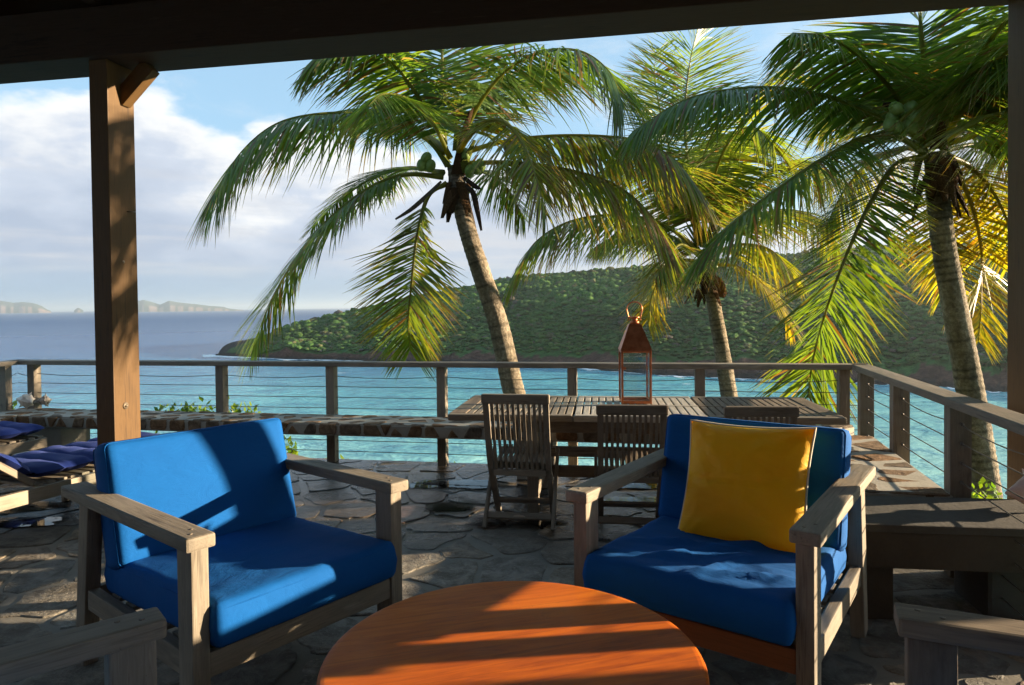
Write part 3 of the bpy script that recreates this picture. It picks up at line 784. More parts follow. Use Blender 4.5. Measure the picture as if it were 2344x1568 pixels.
# dark concrete bench at the right, in front of the right-hand post
cb = empty('concrete_bench', (1.60, 2.93, 0), math.atan2(-.134, .99), label='dark weathered concrete bench behind the right armchair, shell on top', cat='bench')
def lbox(name, lo, hi, mat, parent, bev=.006):
    lo, hi = Vector(lo), Vector(hi); dx = hi.x - lo.x
    cy, cz = (lo.y + hi.y) / 2, (lo.z + hi.z) / 2
    return board(name, (lo.x, cy, cz), (hi.x, cy, cz), hi.y - lo.y, hi.z - lo.z, mat, parent, bev=bev)
lbox('top_slab', (-.25, -.012, .405), (1.75, .46, .44), M['slab'], cb, .008)
lbox('body', (-.22, .0, .245), (1.73, .44, .405), M['slab_face'], cb, .01)
lbox('support', (-.12, .06, -.02), (.06, .40, .246), M['slab_face'], cb, .01)
lbox('support', (.47, .12, -.02), (1.38, .42, .246), M['slab'], cb, .02)  # dark tone stands in for shade on this mortar pier
lbox('support', (1.4, .08, -.02), (1.7, .42, .246), M['bmortar'], cb, .02)

# ------------------------------------------------------------------ railings with steel cables
RZ = .91
def railing(pts, posts, label, pw=.088, first_wire=.73, n_wire=8, gap=.098):
    o0 = pts[0]
    root = empty('deck_railing', (o0.x, o0.y, 0), label=label, cat='railing')
    for a, b in zip(pts[:-1], pts[1:]):
        d = (b - a).normalized()
        board('top_rail', Vector((a.x - o0.x, a.y - o0.y, RZ - .022)) - d * .06, Vector((b.x - o0.x, b.y - o0.y, RZ - .022)) + d * .06, .135, .044, M['rail'], root, bev=.008)
    for p, d in posts:
        nrm = Vector((-d.y, d.x, 0))
        board('post', (p.x - o0.x, p.y - o0.y, -.35), (p.x - o0.x, p.y - o0.y, RZ - .0445), pw * .9, pw, M['rail'], root, up=tuple(nrm), bev=.006)
    for a, b in zip(pts[:-1], pts[1:]):
        d = (b - a).normalized(); L = (b - a).length
        for k in range(n_wire):
            z = RZ - .13 - gap * k; sag = .022 if k == 0 else random.uniform(0, .004)
            P = []; stops = sorted([0.0, L] + [(p - a).dot(d) for p, _ in posts if 0 < (p - a).dot(d) < L])
            for s0, s1 in zip(stops[:-1], stops[1:]):
                for q in range(6):
                    t = q / 6; s_ = s0 + (s1 - s0) * t; P.append(Vector((a.x - o0.x, a.y - o0.y, z - sag * 4 * t * (1 - t))) + d * s_)
            P.append(Vector((b.x - o0.x, b.y - o0.y, z)))
            tube('cable', P, .0032, M['wire'], root, sides=5, cap=False)
    return root
df = (CORNER_R - CORNER_L).normalized()
fp = [far_line(col(c)) for c in (75, 262, 505, 757, 1010, 1309, 1601, 1930)]
railing([CORNER_L, CORNER_R], [(p, df) for p in fp], 'long timber and cable railing on the seaward edge of the terrace')
rp = [CORNER_R - rr * .19, CORNER_R - rr * 1.02, CORNER_R - rr * 1.97, CORNER_R - rr * 2.85, RAIL_END_R + rr * .215, RAIL_END_R + rr * .02]
rail_r = railing([CORNER_R - rr * .02, RAIL_END_R], [(p, rr) for p in rp], 'timber and cable railing running back along the right side', pw=.098)
lp = [CORNER_L + rl * .16, CORNER_L + rl * 1.3, CORNER_L + rl * 2.5]
railing([CORNER_L + rl * .02, RAIL_END_L], [(p, rl) for p in lp], 'short stretch of railing turning back at the left edge')
for p in rp[:3]:
    for k in range(5):
        q = p + in_r * .0 - rr * .052
        o = tube('cable_fitting', [(q.x - (CORNER_R - rr * .02).x, q.y - (CORNER_R - rr * .02).y, RZ - .13 - .098 * k), (q.x - (CORNER_R - rr * .02).x - rr.x * .012, q.y - (CORNER_R - rr * .02).y - rr.y * .012, RZ - .13 - .098 * k)], .009, M['wire'], rail_r, sides=8)

# ------------------------------------------------------------------ porch roof, posts, house
BEAM_Z = 2.925
PL = Vector((-2.485, 4.295, 0))            # left post
PR = PL + e1 * 5.152                      # right post
def timber_post(c, label, a=.126, b=.226, z1=BEAM_Z, brace=None):
    r_ = empty('timber_post', (c.x, c.y, 0), math.atan2(e1.y, e1.x), label=label, cat='post')
    board('shaft', (0, 0, 0), (0, 0, z1), a, b, M['post'], r_, up=(0, 1, 0), bev=.006)
    return r_
pl = timber_post(PL, 'square timber post left of centre, its right face lit orange')
board('knee_brace', (.04, 0.03, BEAM_Z - .215), (.255, 0.03, BEAM_Z - .012), .10, .07, M['post'], pl, up=(0, 1, 0), bev=.004)
tube('bolt_head', [(.0632, -.02, .80), (.068, -.02, .80)], .022, M['bolt'], pl, sides=14)
tube('bolt_nut', [(.068, -.02, .80), (.076, -.02, .80)], .008, M['bolt'], pl, sides=6)
tube('nail', [(.060, .03, 2.02), (.085, .05, 2.02), (.088, .075, 2.022)], .004, M['bolt'], pl, sides=6)
tube('bolt_head', [(.0632, -.01, 1.70), (.066, -.01, 1.70)], .010, M['bolt'], pl, sides=10)
timber_post(PR + e1 * .0, 'dark timber post at the right edge of the view', b=.2)

roof = empty('porch_roof', (PL.x, PL.y, BEAM_Z), math.atan2(e1.y, e1.x), label='dark timber porch roof with a heavy front beam overhead', cat='roof')
lbox('beam', (-4.2, -.16, 0.0), (9.0, .16, .30), M['beam'], roof, .008)
lbox('blocking_board', (-4.2, -.03, .301), (9.0, .03, .47), M['beam'], roof, 0)
lbox('eave_board', (-4.2, .162, .02), (9.0, .20, .34), M['beam'], roof, .004)
k = 0
x = -4.1
while x < 8.9:                          # rafters above the beam, rising to the house
    board('rafter', (x, .22, .34), (x, -5.2, 1.05), .07, .13, M['beam'], roof, bev=.004); x += .82
y = .30; z = .44
while y > -5.2:                         # ceiling boards lying on the rafters
    yn = y - .235; zz = .425 + (.20 - y) * .131
    lbox('ceiling_board', (-4.3, yn + .002, zz), (9.1, y, zz + .046), M['beam'], roof, .002); y = yn
# house wall behind the camera
hw = mesh('house_wall', [(-7.5, -1.25, -.3), (7.5, -3.9, -.3), (7.5, -3.9, 4.4), (-7.5, -1.25, 4.4), (-7.5, -1.45, -.3), (7.5, -4.1, -.3), (7.5, -4.1, 4.4), (-7.5, -1.45, 4.4)],
          [(0, 1, 2, 3), (5, 4, 7, 6), (3, 2, 6, 7), (0, 3, 7, 4), (1, 5, 6, 2)], M['wall'])
tag(hw, kind='structure')
for nm, x0, x1, y0, y1 in (('shade_pillar', 3.85, 4.1, 1.80, 2.12),):  # unseen pillar, added to throw shade on the near left armrest
    o = mesh(nm, [(x, y, z) for z in (-.3, 4.2) for x, y in ((x0, y0), (x1, y0), (x1, y1), (x0, y1))], [(3, 2, 1, 0), (4, 5, 6, 7), (0, 1, 5, 4), (1, 2, 6, 5), (2, 3, 7, 6), (3, 0, 4, 7)], M['wall']); tag(o, kind='structure')

# ------------------------------------------------------------------ soft furnishings
def cushion_mesh(wx, wy, wz, r, nx, ny, nz, crown=.012, wrinkle=.0, seed=0.0, folds=None):
    """rounded cushion, centre at origin"""
    verts = {}; V = []; F = []
    def vert(i, j, k):
        key = (i, j, k)
        if key in verts: return verts[key]
        u, v, w_ = i / nx * 2 - 1, j / ny * 2 - 1, k / nz * 2 - 1
        f = lambda q: math.copysign(abs(q) ** .82, q)      # more rows near the rims
        p = Vector((f(u) * wx / 2, f(v) * wy / 2, w_ * wz / 2))
        core = Vector((max(-wx / 2 + r, min(wx / 2 - r, p.x)), max(-wy / 2 + r, min(wy / 2 - r, p.y)), max(-wz / 2 + r, min(wz / 2 - r, p.z))))
        d = p - core
        if d.length > 1e-9 and sum(abs(c) > 1e-9 for c in d) > 1: d = d.normalized() * max(abs(c) for c in d)
        q = core + d
        dome = max(0, 1 - (q.x / (wx / 2)) ** 2) * max(0, 1 - (q.y / (wy / 2)) ** 2)
        q.z += math.copysign(1, w_) * crown * dome * abs(w_) if abs(w_) > .3 else 0
        side = 1 - abs(w_)
        q.x += math.copysign(.008 * side, u) if abs(u) > .99 else 0
        q.y += math.copysign(.010 * side, v) if abs(v) > .99 else 0
        if wrinkle:
            s = mnoise.noise(Vector((q.x * 5 + seed, q.y * 9, q.z * 6))) * .6 + mnoise.noise(Vector((q.x * 13 + seed, q.y * 17, q.z * 11))) * .4
            q += Vector((0, 0, wrinkle * s * (1 if w_ > 0 else .3)))
            if abs(w_) < 1: q += Vector((wrinkle * .5 * s, wrinkle * .7 * s, 0))
        if folds and w_ > 0: q.z += folds(q.x, q.y) * w_
        verts[key] = len(V); V.append(q); return verts[key]
    for i in range(nx):
        for j in range(ny):
            F.append((vert(i, j, nz), vert(i + 1, j, nz), vert(i + 1, j + 1, nz), vert(i, j + 1, nz)))
            F.append((vert(i, j, 0), vert(i, j + 1, 0), vert(i + 1, j + 1, 0), vert(i + 1, j, 0)))
    for i in range(nx):
        for k in range(nz):
            F.append((vert(i, 0, k), vert(i + 1, 0, k), vert(i + 1, 0, k + 1), vert(i, 0, k + 1)))
            F.append((vert(i, ny, k), vert(i, ny, k + 1), vert(i + 1, ny, k + 1), vert(i + 1, ny, k)))
    for j in range(ny):
        for k in range(nz):
            F.append((vert(0, j, k), vert(0, j, k + 1), vert(0, j + 1, k + 1), vert(0, j + 1, k)))
            F.append((vert(nx, j, k), vert(nx, j + 1, k), vert(nx, j + 1, k + 1), vert(nx, j, k + 1)))
    return V, F
def seam(parent, wx, wy, z, r, mat):
    P = []; rr_ = .022
    for sx, sy, a0 in ((1, 1, 0), (-1, 1, 90), (-1, -1, 180), (1, -1, 270)):
        for q in range(4):
            a = R(a0 + q * 30); P.append((sx * (wx / 2 - rr_) + rr_ * math.cos(a), sy * (wy / 2 - rr_) + rr_ * math.sin(a), z))
    return tube('seam_piping', P, r, mat, parent, sides=6, closed=True)

# armchair, local axes: x to its right hand, y forwards, z up
AW, ALEN, AH = .905, .985, .70
def make_armchair(loc, heading, label, wood_m, cush=True, loose=False, seed=0.0, bounce_m=None):
    """heading: world angle of the forward direction"""
    root = empty('armchair', loc, heading - math.pi / 2, label=label, cat='armchair', group='teak armchairs round the coffee table')
    fw = bounce_m or wood_m
    for s in (-1, 1):
        xo = s * (AW / 2 - .0475)
        board('armrest', (xo, -.605, AH - .022), (xo, .45, AH - .022), .095, .044, wood_m, root, bev=.009)
        for q in (.36, .405): tube('wood_plug', [(xo + .012 * (1 if q > .38 else -1), q, AH - .001), (xo + .012 * (1 if q > .38 else -1), q, AH + .0008)], .0065, M['teak_dark'], root, sides=10)
        xl = s * (AW / 2 - .052)
        board('front_leg', (xl, .382, 0), (xl, .382, AH - .045), .056, .096, wood_m, root, up=(0, 1, 0), bev=.005)
        board('rear_leg', (xl, -.520, 0), (xl, -.435, AH - .045), .056, .086, wood_m, root, up=(0, 1, 0), bev=.005)
        board('side_rail', (xl, -.44, .272), (xl, .334, .272), .040, .078, wood_m, root, bev=.005)
        board('back_stile', (s * .335, -.36, .28), (s * .335, -.52, .84), .045, .032, wood_m, root, up=(0, 1, .29), bev=.004)
    xi = AW / 2 - .081
    board('front_rail', (-xi, .402, .272), (xi, .402, .272), .036, .080, fw, root, bev=.005)
    board('rear_rail', (-xi, -.455, .272), (xi, -.455, .272), .036, .080, wood_m, root, bev=.005)
    for k in range(6):
        board('seat_slat', (-xi, -.30 + k * .125, .300), (xi, -.30 + k * .125, .300), .07, .016, wood_m, root, bev=.003)
    for k in range(4):
        t = .18 + k * .24; board('back_slat', (-.312, -.36 - .16 * t, .28 + .56 * t), (.312, -.36 - .16 * t, .28 + .56 * t), .05, .016, wood_m, root, up=(0, 1, .29), bev=.003)
    if cush:
        fold = None
        if loose:
            def fold(x, y):
                f = 0
                for (ax, ay, bx, by, h_, wd) in ((-.20, -.18, .14, .30, .016, .022), (-.02, .02, .30, .16, .013, .020), (-.30, .24, -.05, .36, .012, .02), (.05, .26, .33, .33, .010, .018), (-.14, .05, -.03, .40, .013, .02)):
                    dx_, dy_ = bx - ax, by - ay; L2 = dx_ * dx_ + dy_ * dy_; t = max(0, min(1, ((x - ax) * dx_ + (y - ay) * dy_) / L2))
                    wob = .02 * mnoise.noise(Vector((x * 8, y * 8, ax)))
                    d = math.hypot(x - ax - dx_ * t, y - ay - dy_ * t) + wob
                    f += 1.6 * h_ * math.exp(-(d / wd) ** 2) * (.4 + .6 * math.sin(math.pi * min(1, max(0, t))) ) 
                return f
        V, F = cushion_mesh(.735, .87, .145, .020, 30, 34, 6, .005 if loose else .014, .009 if loose else .007, seed, fold)
        sc_ = mesh('seat_cushion', V, F, M['blue'], root, True)
        sc_.location = (0, .028, .383); sc_.rotation_euler = (R(2.5), 0, 0)
        if not loose: seam(sc_, .735, .87, .052, .0022, M['blue'])
        V, F = cushion_mesh(.76, .47, .15, .024, 34, 24, 6, .024, .007, seed + 3)
        bc = mesh('back_cushion', V, F, M['blue'], root, True)
        bc.location = (0, -.352, .642); bc.rotation_euler = (R(105), 0, 0)
        seam(bc, .76, .47, .058, .0022, M['blue']); seam(bc, .76, .47, -.058, .0022, M['blue'])
    return root
def chair_at(corner, heading, side):
    """place by the outer front corner of an armrest (side -1 left hand, +1 right hand)"""
    f = Vector((math.cos(heading), math.sin(heading), 0)); r_ = Vector((f.y, -f.x, 0))
    return Vector(corner) - f * .45 - r_ * (side * AW / 2)
HL = R(-39)
cl = chair_at((-.995, 2.055, 0), HL, +1)
make_armchair(cl, HL, 'weathered teak armchair with bright blue cushions, in front of the lit post', M['teak'], seed=1.0)
HRt = R(180 + 54)
crr = chair_at((.925, 2.045, 0), HRt, -1)
right_chair = make_armchair(crr, HRt, 'weathered teak armchair with blue cushions holding the yellow pillow', M['teak'], loose=True, seed=6.0, bounce_m=M['teak_red'])  # front rail coloured red for warm light bounced onto it
HNL = R(40)
cnl = chair_at((-.848, 1.605, 0), HNL, -1)
make_armchair(cnl, HNL, 'teak armchair cut off at the lower left corner, armrest and leg showing', M['teak'], seed=11.0)
HNR = R(180 - 24)
cnr = chair_at((.885, 1.585, 0), HNR, +1)
make_armchair(cnr, HNR, 'dark teak armchair cut off at the lower right corner, armrest and leg showing', M['teak_dark'], seed=15.0)

# yellow pillow
def pillow():
    n = 34; S = .258; V = []; F = []
    def prof(u, v):
        return .088 * (max(0, 1 - abs(u) ** 2.6) * max(0, 1 - abs(v) ** 2.6)) ** .55
    for side in (1, -1):
        for i in range(n + 1):
            for j in range(n + 1):
                u, v = i / n * 2 - 1, j / n * 2 - 1
                x = u * S * (1 - .075 * (1 - v * v)); y = v * S * (1 - .06 * (1 - u * u))
                h = prof(u, v)
                h += (.007 * mnoise.noise(Vector((x * 9, y * 12, side))) + .006 * mnoise.noise(Vector((x * 22, y * 20, side * 3)))) * min(1, h / .03)
                for (cx, cy) in ((-1, -1), (1, -1), (1, 1), (-1, 1)):       # gathers towards the corners
                    d = math.hypot(u - cx, v - cy); h += .006 * math.sin(14 * math.atan2(v - cy, u - cx)) * math.exp(-(d / .5) ** 2) * min(1, h / .02)
                h -= .010 * math.exp(-((v - .02 - .03 * u) / .035) ** 2) * min(1, h / .03) if side > 0 else 0
                V.append((x, y, side * h))
    m_ = (n + 1) ** 2
    for i in range(n):
        for j in range(n):
            a = i * (n + 1) + j; F.append((a, a + n + 1, a + n + 2, a + 1)); F.append((m_ + a, m_ + a + 1, m_ + a + n + 2, m_ + a + n + 1))
    root = empty('throw_pillow', label='square yellow satin pillow with cream piping on the right armchair', cat='pillow')
    mesh('cover', V, F, M['yellow'], root, True)
    P = []
    for (a, b) in (((-1, -1), (1, -1)), ((1, -1), (1, 1)), ((1, 1), (-1, 1)), ((-1, 1), (-1, -1))):
        for k in range(16):
            t = k / 16; u, v = a[0] + (b[0] - a[0]) * t, a[1] + (b[1] - a[1]) * t
            P.append((u * S * (1 - .075 * (1 - v * v)), v * S * (1 - .06 * (1 - u * u)), 0))
    tube('piping', P, .0048, M['piping'], root, sides=6, closed=True)
    return root
pil = pillow()
# columns: pillow x, pillow y (up), normal -- set from the chair it leans in
fR = Vector((math.cos(HRt), math.sin(HRt), 0)); rR = Vector((fR.y, -fR.x, 0))
pn = (fR * math.cos(R(24)) + Vector((0, 0, 1)) * math.sin(R(24))).normalized()
px_ = (-rR).normalized(); px_ = (px_ - pn * px_.dot(pn)).normalized()
py_ = pn.cross(px_)
spin = Matrix.Rotation(R(1.5), 4, 'Z')
pm = Matrix((px_, py_, pn)).transposed().to_4x4(); pm.translation = crr + fR * -.155 + rR * -.035 + Vector((0, 0, .655))
pil.matrix_world = pm @ spin

# ------------------------------------------------------------------ round coffee table
ct = empty('coffee_table', (-.008, 1.838, 0), label='round polished reddish-brown wooden coffee table in the foreground', cat='table')
RT = .514; prof = [(0, .45), (RT - .02, .45), (RT - .010, .4490), (RT - .003, .446), (RT, .440), (RT, .424), (RT - .004, .418), (RT - .012, .415), (0, .415)]
V = []; F = []; NS = 96
V.append((0, 0, .45))
for (r_, z) in prof[1:-1]:
    for k in range(NS): a = 2 * math.pi * k / NS; V.append((r_ * math.cos(a), r_ * math.sin(a), z))
V.append((0, 0, .415)); nr = len(prof) - 2
for k in range(NS): F.append((0, 1 + k, 1 + (k + 1) % NS))
for i in range(nr - 1):
    for k in range(NS): a = 1 + i * NS; F.append((a + k, a + NS + k, a + NS + (k + 1) % NS, a + (k + 1) % NS))
for k in range(NS): a = 1 + (nr - 1) * NS; F.append((a + k, len(V) - 1, a + (k + 1) % NS))
mesh('table_top', V, F, M['table'], ct)
for k in range(4):
    a = R(45 + 90 * k + 8); board('leg', (.36 * math.cos(a), .36 * math.sin(a), 0), (.30 * math.cos(a), .30 * math.sin(a), .415), .055, .055, M['teak_red'], ct, up=(math.sin(a), -math.cos(a), 0))
for k in range(2):
    a = R(45 + 90 * k + 8); board('cross_brace', (.30 * math.cos(a), .30 * math.sin(a), .385 - k * .0), (-.30 * math.cos(a), -.30 * math.sin(a), .385), .05, .055 - .006 * k, M['teak_red'], ct)

# ------------------------------------------------------------------ dining table and slatted chairs
AX = R(-7.4)
dt = empty('dining_table', (.87, 4.80, 0), AX, label='long slatted teak dining table by the far railing', cat='dining table')
TL, TD, TZ = 2.50, .96, .69
secs = [(-TL / 2, -.43, 'teak_dark', 'teak'), (-.424, .424, 'teak_pale', 'teak_pale'), (.43, TL / 2, 'teak_dark', 'teak_dark')]
for (x0, x1, m1, m2) in secs:
    fw = .06
    for s in (-1, 1):
        lbox('edge_rail', (x0, s * (TD / 2 - fw / 2) - fw / 2, TZ - .045), (x1, s * (TD / 2 - fw / 2) + fw / 2, TZ), M['teak' if m1 != 'teak_pale' else 'teak_pale'], dt, .012)
    lbox('centre_rail', (x0, -.02, TZ - .04), (x1, .02, TZ - .002), M[m2], dt, .004)
    ends = []
    if x0 < -1: ends.append((x0, x0 + .11))
    if x1 > 1: ends.append((x1 - .11, x1))
    a, b = x0, x1
    for (q0, q1) in ends:
        board('end_board', ((q0 + q1) / 2, -TD / 2 + fw + .002, TZ - .022), ((q0 + q1) / 2, TD / 2 - fw - .002, TZ - .022), q1 - q0, .044, M['teak_dark'], dt, bev=.006)
        if q0 == x0: a = q1
        else: b = q0
    n = max(1, round((b - a) / .052)); st_ = (b - a) / n
    for k in range(n):
        xm = a + (k + .5) * st_
        for s in (-1, 1):
            y0, y1 = (.023, TD / 2 - fw - .003) if s > 0 else (-TD / 2 + fw + .003, -.023)
            board('slat', (xm, y0, TZ - .016), (xm, y1, TZ - .016), st_ - .010, .024, M[m2 if random.random() > .25 else m1], dt, bev=.004)
for s in (-1, 1):
    lbox('apron', (-.82, s * .33 - .015, TZ - .14), (.82, s * .33 + .015, TZ - .046), M['teak_dark'], dt)
    lbox('long_stretcher', (-.70, s * .31 - .022, .25), (.70, s * .31 + .022, .325), M['teak_dark'], dt)
    for sx in (-1, 1):
        board('leg', (sx * .70, s * .35, 0), (sx * .70, s * .35, TZ - .046), .075, .075, M['teak'], dt, up=(0, 1, 0))
    board('end_stretcher', (s * .70, -.31, .12), (s * .70, .31, .12), .05, .07, M['teak'], dt)

def curve_board(name, pts, wd, th, mat, parent, x):
    """slat bent in the y-z plane, sitting at x"""
    P = catmull([(x, p[0], p[1]) for p in pts], 12); V = []; F = []
    for i, p in enumerate(P):
        t = (P[min(i + 1, 11)] - P[max(i - 1, 0)]).normalized(); n_ = Vector((1, 0, 0)).cross(t)
        for (a, b) in ((-1, -1), (1, -1), (1, 1), (-1, 1)): V.append(p + Vector((1, 0, 0)) * (a * wd / 2) + n_ * (b * th / 2))
    for i in range(11):
        for k in range(4): F.append((i * 4 + k, i * 4 + (k + 1) % 4, i * 4 + 4 + (k + 1) % 4, i * 4 + 4 + k))
    F += [(3, 2, 1, 0), (44, 45, 46, 47)]
    # grain follows x of the mesh, so store the slat lying along x and stand it up again
    o = mesh(name, [(v[2], v[1], -v[0]) for v in V], F, mat, parent); o.rotation_euler = (0, R(-90), 0)
    bm = bmesh.new(); bm.from_mesh(o.data); bmesh.ops.recalc_face_normals(bm, faces=bm.faces); bm.to_mesh(o.data); bm.free()
    return o
def slatted_chair(loc, rz, H, label, mat, plaque=False):
    root = empty('slatted_chair', loc, rz, label=label, cat='folding chair', group='slatted teak folding chairs at the dining table')
    k = H / .855
    st = [(-.225, H - .02), (-.165, .62 * k), (-.095, .42 * k), (-.02, .30 * k), (.20, 0.0)]
    for s in (-1, 1):
        curve_board('stile', st, .036, .030, mat, root, s * .186)
        board('rear_leg', (s * .216, .235, .43 * k), (s * .216, -.165, 0), .022, .040, mat, root, up=(0, .7, .7), bev=.004)
    lbox('top_rail', (-.212, -.250, H - .062), (.212, -.208, H), mat, root, .012)
    lbox('lower_back_rail', (-.168, -.085, .315 * k), (.168, -.052, .355 * k), mat, root, .006)
    sl = [(-.226, H - .055), (-.170, .62 * k), (-.100, .42 * k), (-.070, .345 * k)]
    for i in range(10):
        curve_board('back_slat', sl, .017, .013, mat, root, -.148 + i * .0329)
    for i in range(10):
        xx = -.148 + i * .0329; board('seat_slat', (xx, -.06, .395 * k), (xx, .315, .43 * k), .024, .016, mat, root, bev=.003)
    board('seat_rail', (-.195, .30, .405 * k), (.195, .30, .405 * k), .03, .035, mat, root)
    board('seat_rail', (-.168, -.03, .372 * k), (.168, -.03, .372 * k), .03, .035, mat, root)
    board('stretcher', (-.205, -.105, .068), (.205, -.105, .068), .020, .042, mat, root, up=(0, .7, .7))
    board('stretcher', (-.168, .118, .105), (.168, .118, .105), .020, .040, mat, root, up=(0, -.6, .8))
    if plaque:
        p = [(.038 * math.cos(2 * math.pi * q / 24) , -.1185 - .0006, .068 + .011 * math.sin(2 * math.pi * q / 24)) for q in range(24)]
        pq = mesh('plaque', p + [(a, b + .004, c) for a, b, c in p], [tuple(range(24))] + [(i, (i + 1) % 24, 24 + (i + 1) % 24, 24 + i) for i in range(24)], M['plaque'], root)
    return root
slatted_chair((.05, 4.40, 0), R(-9), .858, 'tallest slatted folding chair, leftmost at the dining table', M['teak'], plaque=True)
slatted_chair((.735, 4.28, 0), R(-7), .802, 'lower slatted folding chair in front of the copper lantern', M['teak_dark'])
slatted_chair((1.475, 4.21, 0), R(-6), .795, 'slatted folding chair mostly hidden behind the yellow pillow', M['teak_dark'])

# ------------------------------------------------------------------ copper lantern on the dining table
ln = empty('copper_lantern', (.888, 4.95, TZ), R(-4), label='copper and glass candle lantern standing on the dining table', cat='lantern')
LW = .100
for sx in (-1, 1):
    for sy in (-1, 1):
        board('corner_bar', (sx * (LW - .007), sy * (LW - .007), .0), (sx * (LW - .007), sy * (LW - .007), .352), .014, .014, M['copper'], ln, up=(0, 1, 0), bev=.002)
for z, h in ((.012, .016), (.346, .014)):
    for s in (-1, 1):
        lbox('frame_bar', (-LW + .0145, s * (LW - .007) - .006, z - h / 2), (LW - .0145, s * (LW - .007) + .006, z + h / 2), M['copper'], ln, .002)
        board('frame_bar', (s * (LW - .007), -LW + .0145, z), (s * (LW - .007), LW - .0145, z), .012, h, M['copper'], ln, bev=.002)
lbox('base_plate', (-LW + .004, -LW + .004, .001), (LW - .004, LW - .004, .0045), M['copper'], ln, .0)
for s in (-1, 1):
    lbox('glass_pane', (-LW + .015, s * (LW - .007) - .0012, .021), (LW - .015, s * (LW - .007) + .0012, .338), M['glass'], ln, 0)
    board('glass_pane', (s * (LW - .007), -LW + .015, .18), (s * (LW - .007), LW - .015, .18), .0024, .316, M['glass'], ln, bev=0)
lbox('latch', (-LW + .006, -LW - .004, .228), (-LW + .032, -LW + .001, .246), M['copper'], ln, .001)
def frustum(name, r0, r1, z0, z1, mat, parent):
    V = [(sx * r, sy * r, z) for r, z in ((r0, z0), (r1, z1)) for sx, sy in ((-1, -1), (1, -1), (1, 1), (-1, 1))]
    o = mesh(name, V, [(3, 2, 1, 0), (0, 1, 5, 4), (1, 2, 6, 5), (2, 3, 7, 6), (3, 0, 4, 7), (4, 5, 6, 7)], mat, parent)
    bm = bmesh.new(); bm.from_mesh(o.data); bmesh.ops.bevel(bm, geom=list(bm.edges), offset=.002, segments=2, affect='EDGES'); bm.to_mesh(o.data); bm.free(); return o
lid = frustum('lid', LW + .004, .040, .354, .528, M['copper'], ln)
tube('collar', [(0, 0, .529), (0, 0, .548)], .031, M['copper'], lid, sides=24)
tube('neck', [(0, 0, .548), (0, 0, .566)], .020, M['copper'], lid, sides=16)
tube('cap', [(0, 0, .566), (0, 0, .578)], .035, M['copper'], lid, sides=24)
hp_ = []
for k in range(25):
    a = math.pi * (k / 24); x = -.052 * math.cos(a); z = .625 + .052 * math.sin(a)
    hp_.append((x, 0, z))
hp_ = [(-.038, 0, .550), (-.040, 0, .575), (-.047, 0, .603)] + hp_ + [(.047, 0, .603), (.040, 0, .575), (.038, 0, .550)]
tube('handle', hp_, .0045, M['copper'], ln, sides=8)
ln.scale = (1.075,) * 3
tube('handle_rivet', [(-.034, 0, .556), (-.044, 0, .556)], .006, M['copper'], ln); tube('handle_rivet', [(.034, 0, .556), (.044, 0, .556)], .006, M['copper'], ln)

# ------------------------------------------------------------------ sun loungers at the left
def lounger(loc, rz, label, back=R(38)):
    """x across, y towards the foot end"""
    root = empty('sun_lounger', loc, rz, label=label, cat='sun lounger', group='teak sun loungers with navy pads at the left')
    for s in (-1, 1):
        board('side_rail', (s * .32, -1.0, .27), (s * .32, 1.0, .27), .035, .085, M['teak'], root)
        for y in (-.8, .5): board('leg', (s * .295, y, 0), (s * .295, y, .30), .03, .07, M['teak'], root, up=(0, 1, 0))
    for y in (-1.0, 1.0): board('end_rail', (-.30, y, .27), (.30, y, .27), .035, .08, M['teak'], root)
    for k in range(15): board('slat', (-.30, -.12 + k * .078, .318), (.30, -.12 + k * .078, .318), .055, .016, M['teak'], root)
    cb_, sb_ = math.cos(back), math.sin(back)
    for s in (-1, 1): board('backrest_rail', (s * .27, -.14, .33), (s * .27, -.14 - .85 * cb_, .33 + .85 * sb_), .03, .04, M['teak'], root)
    board('prop_bar', (-.25, -.55, .30), (-.25, -.14 - .5 * cb_, .33 + .45 * sb_), .025, .03, M['teak'], root)
    for k in range(8):
        t = .08 + k * .105; board('slat', (-.25, -.14 - t * cb_, .352 + t * sb_), (.25, -.14 - t * cb_, .352 + t * sb_), .06, .014, M['teak'], root, up=(0, sb_, cb_))
    def pad(name, L, segs, W=.62, th=.095):
        nx, ny = 18, segs * 10; V = []; F = []
        for side in (1, -1):
            for i in range(nx + 1):
                for j in range(ny + 1):
                    u = i / nx * 2 - 1; v = j / ny; ph = (v * segs) % 1.0
                    puff = (math.sin(math.pi * ph) ** .45 if 0 < ph < 1 else 0)
                    e = max(0, 1 - abs(u) ** 5) ** .5
                    tuft = 1 - .30 * math.exp(-((abs(u) - .5) / .10) ** 2) * (1 - puff)
                    h = th * (.28 + .72 * puff) * e * tuft * .5
                    wob = .012 * mnoise.noise(Vector((u * 3, v * L * 9, side)))
                    V.append((u * W / 2 * (.96 + .04 * puff), v * L, side * (h + wob * e) + .01 * mnoise.noise(Vector((u, v * 3, 1)))))
        m_ = (nx + 1) * (ny + 1)
        for i in range(nx):
            for j in range(ny):
                a = i * (ny + 1) + j; F.append((a, a + ny + 1, a + ny + 2, a + 1)); F.append((m_ + a, m_ + a + 1, m_ + a + ny + 2, m_ + a + ny + 1))
        return mesh(name, V, F, M['navy'], root, True)
    p1 = pad('seat_pad', 1.14, 6); p1.location = (0, -.13, .39)
    p2 = pad('back_pad', .85, 4); p2.location = (0, -.16, .40); p2.rotation_euler = (math.pi - back, 0, 0)
    return root
lounger((-3.19, 4.44, 0), R(-20), 'teak sun lounger with tufted navy pad behind the left armchair')
lounger((-4.66, 5.02, 0), R(-20), 'sun lounger farther left, just its corner showing at the picture edge')

